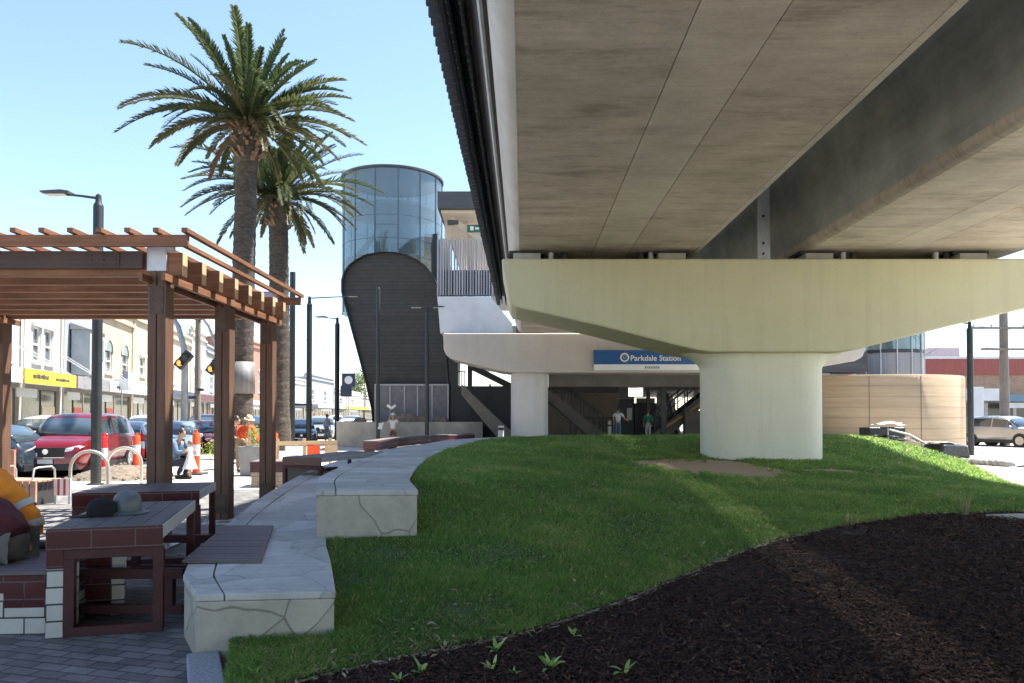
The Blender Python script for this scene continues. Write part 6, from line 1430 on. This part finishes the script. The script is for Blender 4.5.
for i in range(9):
    px = 868 + i * 11 + random.uniform(-3, 3); Y = 25.8 - i * .18; q = floor_pt(px, Y, 0); o = MB().box(-.26, .26, -.16, .16, 0, .07).build('loose_slab', m_pv, bevel=.01); o.location = (q.x, q.y, h1(q.x, q.y) + .0); o.rotation_euler = (random.uniform(-.2, .2), random.uniform(-.2, .2), random.uniform(0, 3)); tag(o, 'loose pale paving slab lying in the row along the top edge of the lawn', 'slab', 'loose slabs along the lawn edge')
for i in range(7):
    q = floor_pt(965 + i * 7, 25 - i * .25, 0); rock(q.x, q.y, .08, random.uniform(.12, .24), 'small grey stone in the scatter at the foot of the right lamp post', 'stones at the foot of the lamp post', m_pv)
# ================================================================== PEOPLE
m_skin = mat('skin', (.42, .25, .17), (.48, .29, .20), 6, .55); m_skin2 = mat('tanned skin', (.30, .17, .11), (.35, .20, .13), 6, .55)
m_hairk = mat('black hair', (.012, .010, .010), (.03, .024, .02), 30, .5); m_hairb = mat('brown hair', (.11, .06, .03), (.17, .10, .055), 30, .5)
m_shoe = mat('dark shoe', (.02, .02, .02), (.04, .035, .03), 8, .6); m_eye = mat('eye', (.015, .012, .01), None, 2, .2)
def cloth(n, c): return mat('cloth ' + n, c, tuple(x * .8 for x in c), 7, .9, bmp=.4, bscale=12, bdist=.02)
def skinmesh(nodes, edges, sub=2):
    """one smooth surface grown round a skeleton"""
    me = bpy.data.meshes.new('tmp'); me.from_pydata([n[0] for n in nodes], edges, []); o = bpy.data.objects.new('tmp', me); COL.objects.link(o)
    sm = o.modifiers.new('skin', 'SKIN'); sm.use_smooth_shade = True
    for i, n in enumerate(nodes):
        rx = n[1] if isinstance(n[1], tuple) else (n[1], n[1]); me.skin_vertices[0].data[i].radius = rx; me.skin_vertices[0].data[i].use_root = (i == 0)
    ss = o.modifiers.new('sub', 'SUBSURF'); ss.levels = sub; ss.render_levels = sub
    bpy.context.view_layer.update(); dg = bpy.context.evaluated_depsgraph_get(); out = bpy.data.meshes.new_from_object(o.evaluated_get(dg))
    bpy.data.objects.remove(o); return out
def meshobj(name, me, m, parent):
    me.name = name; me.materials.clear(); me.materials.append(m); o = bpy.data.objects.new(name, me); COL.objects.link(o); o.parent = parent; return o
def V(*a): return Vector(a)
STAND = dict(pelvis=V(0, 0, .93), chest=V(0, .0, 1.27), neck=V(0, 0, 1.47), head=V(0, -.02, 1.60),
             shl=V(.19, 0, 1.42), ell=V(.25, .02, 1.13), wrl=V(.24, -.06, .88), shr=V(-.19, 0, 1.42), elr=V(-.25, .02, 1.13), wrr=V(-.24, -.06, .88),
             hil=V(.09, 0, .90), knl=V(.10, -.02, .49), anl=V(.10, .02, .09), tol=V(.11, -.15, .03), hir=V(-.09, 0, .90), knr=V(-.10, -.02, .49), anr=V(-.10, .02, .09), tor=V(-.11, -.15, .03))
def person(label, loc, rz, shirt, trousers, hair, pose=None, scale=1.0, arm=1.0, sleeves='long', legs='long', skin=None, hat=None, vest=None, group=None, fat=1.0, look=None):
    r = thing('person', label, 'person', loc, rz, group); J = {k: v.copy() for k, v in STAND.items()}
    for k, v in (pose or {}).items(): J[k] = V(*v)
    J = {k: v * scale for k, v in J.items()}; s = scale; skin = skin or m_skin
    up = (J['neck'] - J['chest']).normalized(); hd = (J['head'] - J['neck']); hc = J['neck'] + hd.normalized() * .175 * s
    face = V(*look).normalized() if look else V(0, -1, 0)
    N = []; E = []; ix = {}
    def node(k, p, rad): ix[k] = len(N); N.append((p, rad)); return ix[k]
    def link(*ks):
        for a, b in zip(ks, ks[1:]): E.append((ix[a], ix[b]))
    lg = .78 if legs == 'long' else 1.0; node('pelvis', J['pelvis'], (.105 * s, .09 * s)); node('waist', J['pelvis'].lerp(J['chest'], .5), (.10 * s * fat, .085 * s * fat)); node('chest', J['chest'], (.135 * s * fat, .105 * s * fat)); node('neck0', J['neck'] - up * .03 * s, .06 * s); node('neck', J['neck'] + hd * .25, .052 * s)
    link('pelvis', 'waist', 'chest', 'neck0', 'neck'); node('skull', hc, (.075 * s, .085 * s)); link('neck', 'skull')
    for d in 'lr':
        node('sh' + d, J['sh' + d], .058 * s); node('el' + d, J['el' + d], .040 * s); node('wr' + d, J['wr' + d], .026 * s); link('chest', 'sh' + d, 'el' + d, 'wr' + d)
        hv = (J['wr' + d] - J['el' + d]).normalized(); node('pa' + d, J['wr' + d] + hv * .07 * s, .034 * s); link('wr' + d, 'pa' + d)
        node('hi' + d, J['hi' + d], .088 * s * lg); node('kn' + d, J['kn' + d], .056 * s * lg); node('ca' + d, J['kn' + d].lerp(J['an' + d], .35), .054 * s * lg); node('an' + d, J['an' + d], .036 * s); node('to' + d, J['to' + d], .035 * s); link('pelvis', 'hi' + d, 'kn' + d, 'ca' + d, 'an' + d, 'to' + d)
    me = skinmesh(N, E)
    # head, face and hands joined into the same body mesh
    mb = MB(); rt = face.cross(V(0, 0, 1)).normalized(); hu = V(0, 0, 1) if abs(hd.normalized().z) > .4 else hd.normalized()
    mb.ball((0, 0, 0), 1, 16, 12); R3 = Matrix((rt, -face, hu)).transposed(); mb.v = [tuple(hc + R3 @ V(p[0] * .076 * s, p[1] * .096 * s, p[2] * .118 * s * (1.0 if p[2] > 0 else 1.08))) for p in mb.v]
    mb.add([tuple(hc + R3 @ (V(*q) * s)) for q in ((-.016, -.088, -.03), (.016, -.088, -.03), (0, -.122, -.028), (0, -.094, .025))], [(0, 2, 3), (2, 1, 3), (0, 1, 2)])
    for e in (-1, 1): mb.ball(tuple(hc + R3 @ (V(.078 * e, .005, -.005) * s)), .022 * s, 8, 6, (.5, .8, 1.2))
    for d, sg_ in (('l', 1), ('r', -1)):
        hv = (J['wr' + d] - J['el' + d]).normalized(); sd_ = hv.cross(V(0, -1, .2)).normalized(); pal = J['wr' + d] + hv * .085 * s; bend = sd_.cross(hv).normalized()
        for q, (o_, ln) in enumerate(((-.028, .062), (-.010, .074), (.010, .070), (.027, .055))):
            b0 = pal + sd_ * o_ * s; mb.tube([b0, b0 + hv * ln * .5 * s + bend * .008 * s, b0 + hv * ln * .85 * s + bend * .026 * s], [.010 * s, .009 * s, .007 * s], 6)
        b0 = J['wr' + d] + hv * .04 * s; mb.tube([b0, b0 + sd_ * -.035 * s + hv * .025 * s, b0 + sd_ * -.045 * s + hv * .06 * s + bend * .015 * s], [.012 * s, .011 * s, .008 * s], 6)
    bm = bmesh.new(); bm.from_mesh(me); m2 = bpy.data.meshes.new('x'); m2.from_pydata(mb.v, [], mb.f); bm.from_mesh(m2); bmesh.ops.recalc_face_normals(bm, faces=bm.faces); bm.to_mesh(me); bm.free()
    me.polygons.foreach_set('use_smooth', [True] * len(me.polygons)); meshobj('body', me, skin, r)
    for e in (-1, 1): mb = MB(); mb.ball(tuple(hc + R3 @ (V(.032 * e, -.088, .012) * s)), .011 * s, 8, 6); mb.build('eye', m_eye, r, smooth=60)
    mb = MB(); mb.bar(tuple(hc + R3 @ (V(-.024, -.090, -.058) * s)), tuple(hc + R3 @ (V(.024, -.090, -.058) * s)), .006 * s, .010 * s); mb.build('mouth', mat('lips', (.30, .11, .09), None, 2, .5), r)
    # hair: shell over the back and top of the skull
    if hair:
        mb = MB(); mb.ball((0, 0, 0), 1, 18, 12); vv = []
        for p in mb.v:
            low = p[2] < -.25 and p[1] < .1; q = V(p[0] * .086, p[1] * .104 + .012, max(p[2], -.55 if p[1] > .1 else .12 if p[1] < -.55 else -.25) * .128 + .006) * s; vv.append(tuple(hc + R3 @ q))
        mb.v = vv; mb.build('hair', hair, r, smooth=60)
    # clothes, a little larger than the body
    def wear(name, ks, edges, m, grow, extra=()):
        n2 = []; e2 = []; im = {}
        for k, p, rad in ks: im[k] = len(n2); n2.append((p, rad))
        for a, b in edges: e2.append((im[a], im[b]))
        me2 = skinmesh(n2, e2, 3 if fat > 1.2 else 2); vn = [v.normal.copy() for v in me2.vertices]
        for v_, q_ in zip(me2.vertices, vn):
            p_ = v_.co; v_.co = p_ + q_ * (mnoise.noise(Vector((p_.x * 7, p_.y * 7, p_.z * 16))) * .013 + mnoise.noise(Vector((p_.x * 17, p_.y * 17, p_.z * 30))) * .005) * s
        return meshobj(name, me2, m, r)
    g = .022 * s
    ks = [('chest', J['chest'], (.148 * s * fat, .118 * s * fat)), ('waist', J['pelvis'].lerp(J['chest'], .5), (.135 * s * fat, .113 * s * fat)), ('hem', J['pelvis'].lerp(J['chest'], .12), (.142 * s * fat, .12 * s * fat)), ('col', J['neck'] - up * .03 * s, .066 * s)]
    ed = [('chest', 'waist'), ('waist', 'hem'), ('chest', 'col')]
    for d in 'lr':
        el = J['el' + d]; ks += [('sh' + d, J['sh' + d], .078 * s * (1 + (arm - 1) * .6))]; ed.append(('chest', 'sh' + d))
        if sleeves == 'long': ks += [('el' + d, el, .058 * s * arm), ('wr' + d, el.lerp(J['wr' + d], .86), .042 * s * arm)]; ed += [('sh' + d, 'el' + d), ('el' + d, 'wr' + d)]
        elif sleeves == 'short': ks += [('el' + d, J['sh' + d].lerp(el, .68), .064 * s)]; ed.append(('sh' + d, 'el' + d))
    wear('shirt', ks, ed, shirt, g)
    ks = [('pelvis', J['pelvis'], (.143 * s * (1 + (fat - 1) * .5), .125 * s * (1 + (fat - 1) * .5))), ('w', J['pelvis'].lerp(J['chest'], .22), (.125 * s * fat, .105 * s * fat))]; ed = [('pelvis', 'w')]
    for d in 'lr':
        f_ = {'long': .93, 'short': None}[legs]
        ks += [('hi' + d, J['hi' + d], .105 * s * (1 + (fat - 1) * .3))]; ed.append(('pelvis', 'hi' + d))
        if legs == 'long': ks += [('kn' + d, J['kn' + d], .074 * s * fat ** .5), ('an' + d, J['kn' + d].lerp(J['an' + d], .95), .058 * s)]; ed += [('hi' + d, 'kn' + d), ('kn' + d, 'an' + d)]
        else: ks += [('kn' + d, J['hi' + d].lerp(J['kn' + d], .8), .085 * s)]; ed.append(('hi' + d, 'kn' + d))
    wear('trousers', ks, ed, trousers, g)
    for d in 'lr':
        a, t_ = J['an' + d], J['to' + d]; dr_ = (t_ - a); dr_.z = 0
        mb = MB(); mb.tube([a - dr_ * .28 + V(0, 0, -.035 * s), a + V(0, 0, -.03 * s), a.lerp(t_, .6) + V(0, 0, -.008 * s), t_ + dr_ * .18 + V(0, 0, .0)], [.040 * s, .052 * s, .046 * s, .026 * s], 10); mb.build('shoe', m_shoe, r, smooth=60)
    if hat:
        mb = MB(); mb.lathe([(.155 * s, .035 * s), (.15 * s, .045 * s), (.098 * s, .05 * s), (.094 * s, .10 * s), (.07 * s, .145 * s), (0, .155 * s)], n=18); mb.v = [tuple(hc + R3 @ V(*p)) for p in mb.v]; mb.build('hat', hat, r, smooth=50)
    return r, J
orange_m = cloth('hi vis orange', (.85, .27, .02)); silver_m = mat('reflective band', (.45, .46, .45), (.52, .53, .52), 9, .4, .1)
maroon = cloth('maroon', (.085, .016, .022)); greyt = cloth('grey trousers', (.13, .125, .115)); navy = cloth('navy', (.02, .025, .05)); denim = cloth('denim', (.10, .16, .25)); whitec = cloth('white', (.66, .66, .66)); khaki = cloth('khaki', (.30, .24, .16)); green_c = cloth('green', (.03, .20, .13)); paleg = cloth('pale grey', (.42, .41, .39)); hired = cloth('orange red', (.70, .09, .03)); brownc = cloth('brown', (.16, .10, .06))
# seated workers at the left edge, bent away from the camera; local x axis is the world's (rz = 0)
L1 = (-3.99, 6.0, .47)
sit = dict(pelvis=(0, 0, .11), chest=(-.24, 0, .36), neck=(-.53, 0, .56), head=(-.66, 0, .62), shl=(-.44, -.20, .48), ell=(-.62, -.26, .22), wrl=(-.85, -.16, .18), shr=(-.44, .20, .48), elr=(-.62, .26, .22), wrr=(-.85, .16, .18),
           hil=(-.03, -.10, .12), knl=(-.47, -.14, .12), anl=(-.50, -.14, -.36), tol=(-.68, -.14, -.43), hir=(-.03, .10, .12), knr=(-.47, .14, .12), anr=(-.50, .14, -.36), tor=(-.68, .14, -.43))
person('seated worker in a maroon shirt and grey trousers at the left edge', L1, 0, maroon, greyt, m_hairk, sit, 1.0, 1.2, 'long', look=(-1, 0, -.3), fat=1.5)
L2 = (-4.72, 6.62, .47)
sit2 = dict(pelvis=(0, 0, .14), chest=(.02, .0, .48), neck=(.0, -.02, .70), head=(-.06, -.04, .84), shl=(.24, -.12, .60), ell=(.50, -.12, .28), wrl=(.56, -.12, .07), shr=(-.14, .16, .64), elr=(-.3, .2, .36), wrr=(-.42, .0, .2),
            hil=(.0, -.10, .13), knl=(-.42, -.16, .14), anl=(-.44, -.16, -.35), tol=(-.6, -.16, -.43), hir=(-.02, .10, .13), knr=(-.45, .12, .13), anr=(-.47, .12, -.35), tor=(-.63, .12, -.43))
w2, J2 = person('seated worker in an orange hi vis jacket leaning on one arm', L2, 0, orange_m, navy, m_hairk, sit2, 1.0, 1.75, 'long', look=(-1, -.1, 0), fat=1.25)
for a, b, t_, rad in (('shl', 'ell', .72, .108), ('ell', 'wrl', .25, .096)):
    p = J2[a].lerp(J2[b], t_); d = (J2[b] - J2[a]).normalized(); MB().tube([p - d * .03, p + d * .03], [rad * 1.02, rad * .98], 20, cap=False).build('reflective_band', silver_m, w2, smooth=60)
MB().ball(tuple(J2['wrl'] + V(.06, 0, -.03)), .058, 12, 8, (1.5, .9, .6)).build('glove', m_shoe, w2, smooth=60)
p = J2['neck']; MB().tube([p - V(.0, 0, .06), p + V(0, 0, .03)], [.085, .072], 16, cap=False).build('collar', m_shoe, w2, smooth=60)
# woman crouching with a toddler
q = floor_pt(177, 19.4, 0)
cr = dict(pelvis=(-.08, 0, .40), chest=(.02, 0, .76), neck=(.08, 0, .97), head=(.14, 0, 1.10), shl=(.04, -.19, .90), ell=(.18, -.24, .66), wrl=(.42, -.10, .66), shr=(.04, .19, .90), elr=(.2, .24, .66), wrr=(.42, .10, .64),
          hil=(-.06, -.10, .38), knl=(.34, -.13, .46), anl=(.12, -.13, .08), tol=(.30, -.13, .03), hir=(-.06, .10, .38), knr=(.36, .13, .42), anr=(.10, .13, .08), tor=(.28, .13, .03))
person('crouching woman with dark hair in a blue jacket holding a toddler', q, R(-12), denim, navy, m_hairk, cr, 1.05, 1.0, 'long', look=(1, -.2, -.2))
q = floor_pt(190.5, 19.2, 0)
kid = dict(ell=(.10, -.22, 1.25), wrl=(.05, -.42, 1.2), elr=(-.10, -.22, 1.25), wrr=(-.05, -.42, 1.2))
kp, JK = person('toddler in a white dress standing in front of the crouching woman', q, R(-80), whitec, whitec, m_hairb, kid, .56, 1.0, 'short', 'short', look=(0, -1, .1), fat=1.15)
mb = MB(); mb.lathe([(.075, .62), (.10, .52), (.15, .36), (.19, .26), (.185, .26), (.10, .45)], n=20); mb.build('dress_skirt', whitec, kp, smooth=60)
# worker bending behind the middle pergola post
q = floor_pt(242, 21.5, 0)
bd = dict(pelvis=(0, .05, .92), chest=(.06, -.16, 1.20), neck=(.08, -.28, 1.36), head=(.10, -.36, 1.46), shl=(.25, -.20, 1.32), ell=(.30, -.38, 1.08), wrl=(.22, -.55, .95), shr=(-.14, -.18, 1.30), elr=(-.2, -.36, 1.06), wrr=(-.1, -.52, .95))
person('worker in an orange red shirt and sun hat between two pergola posts', q, R(35), hired, khaki, m_hairb, bd, 1.0, 1.0, 'long', hat=cloth('straw', (.55, .40, .28)), look=(.3, -1, -.3))
q = floor_pt(225, 22.8, 0)
person('worker in dark clothes bending down behind the middle pergola post', q, R(70), cloth('olive', (.10, .11, .08)), khaki, m_hairk, bd, 1.0, 1.0, 'long', look=(0, -1, -.5))
# station
q = floor_pt(618, 38.5, .31)
person('person in a white shirt and blue trousers standing in the station entrance', q, R(150), whitec, denim, m_hairk, dict(elr=(-.30, -.15, 1.16), wrr=(-.36, -.40, 1.05)), 1.0, 1.0, 'short')
q = floor_pt(648, 40.5, .31)
person('person in a green top and pale trousers by the black post in the entrance', q, R(180), green_c, paleg, m_hairb, None, .92, 1.0, 'long')
# person in white by the planter, holding up a white folded sheet
q = floor_pt(393, 36.4, 0)
ph, JP = person('person in white with a white hat and bare legs in front of the planter', q, R(10), whitec, brownc, m_hairb, dict(ell=(.30, -.06, 1.20), wrl=(.20, -.10, 1.46), elr=(-.30, -.06, 1.20), wrr=(-.20, -.10, 1.46)), .98, 1.0, 'short', 'short', hat=whitec)
sh = MB(); n = 10; v = []; f = []
for i in range(n + 1):
    x = -.24 + .48 * i / n; z = .15 * abs(x / .24) ** 1.2; v += [(x, 0, z), (x * .8, .02, z + .13 - .05 * abs(x)), (x, .05, z)]
for i in range(n): f += [(3 * i, 3 * i + 3, 3 * i + 4, 3 * i + 1), (3 * i + 1, 3 * i + 4, 3 * i + 5, 3 * i + 2)]
o = sh.add(v, f).build('folded_sheet', m_whitewrap, smooth=60); o.location = (q.x - .08, q.y - .02, 1.93); s_ = o.modifiers.new('t', 'SOLIDIFY'); s_.thickness = .02; tag(o, 'white V shaped folded sheet above the head of the person in white', 'sheet')
q = floor_pt(381, 36.0, 1.1); o = crumple(8, 8, .22, .34, .06, 4, lambda x, y: 0).build('white_bag', m_whitewrap, smooth=50); o.rotation_euler = (R(80), 0, .3); o.location = q; s_ = o.modifiers.new('t', 'SOLIDIFY'); s_.thickness = .03; tag(o, 'small white bag hanging on the thin lamp post by the planter', 'bag')
q = floor_pt(327, 44.5, -.02)
person('pedestrian in pale clothes between the two lamp posts down the street', q, R(60), whitec, paleg, m_hairk, dict(knl=(.10, -.12, .5), tol=(.11, -.2, .03), anl=(.1, -.05, .09)), .98, 1.0, 'long')
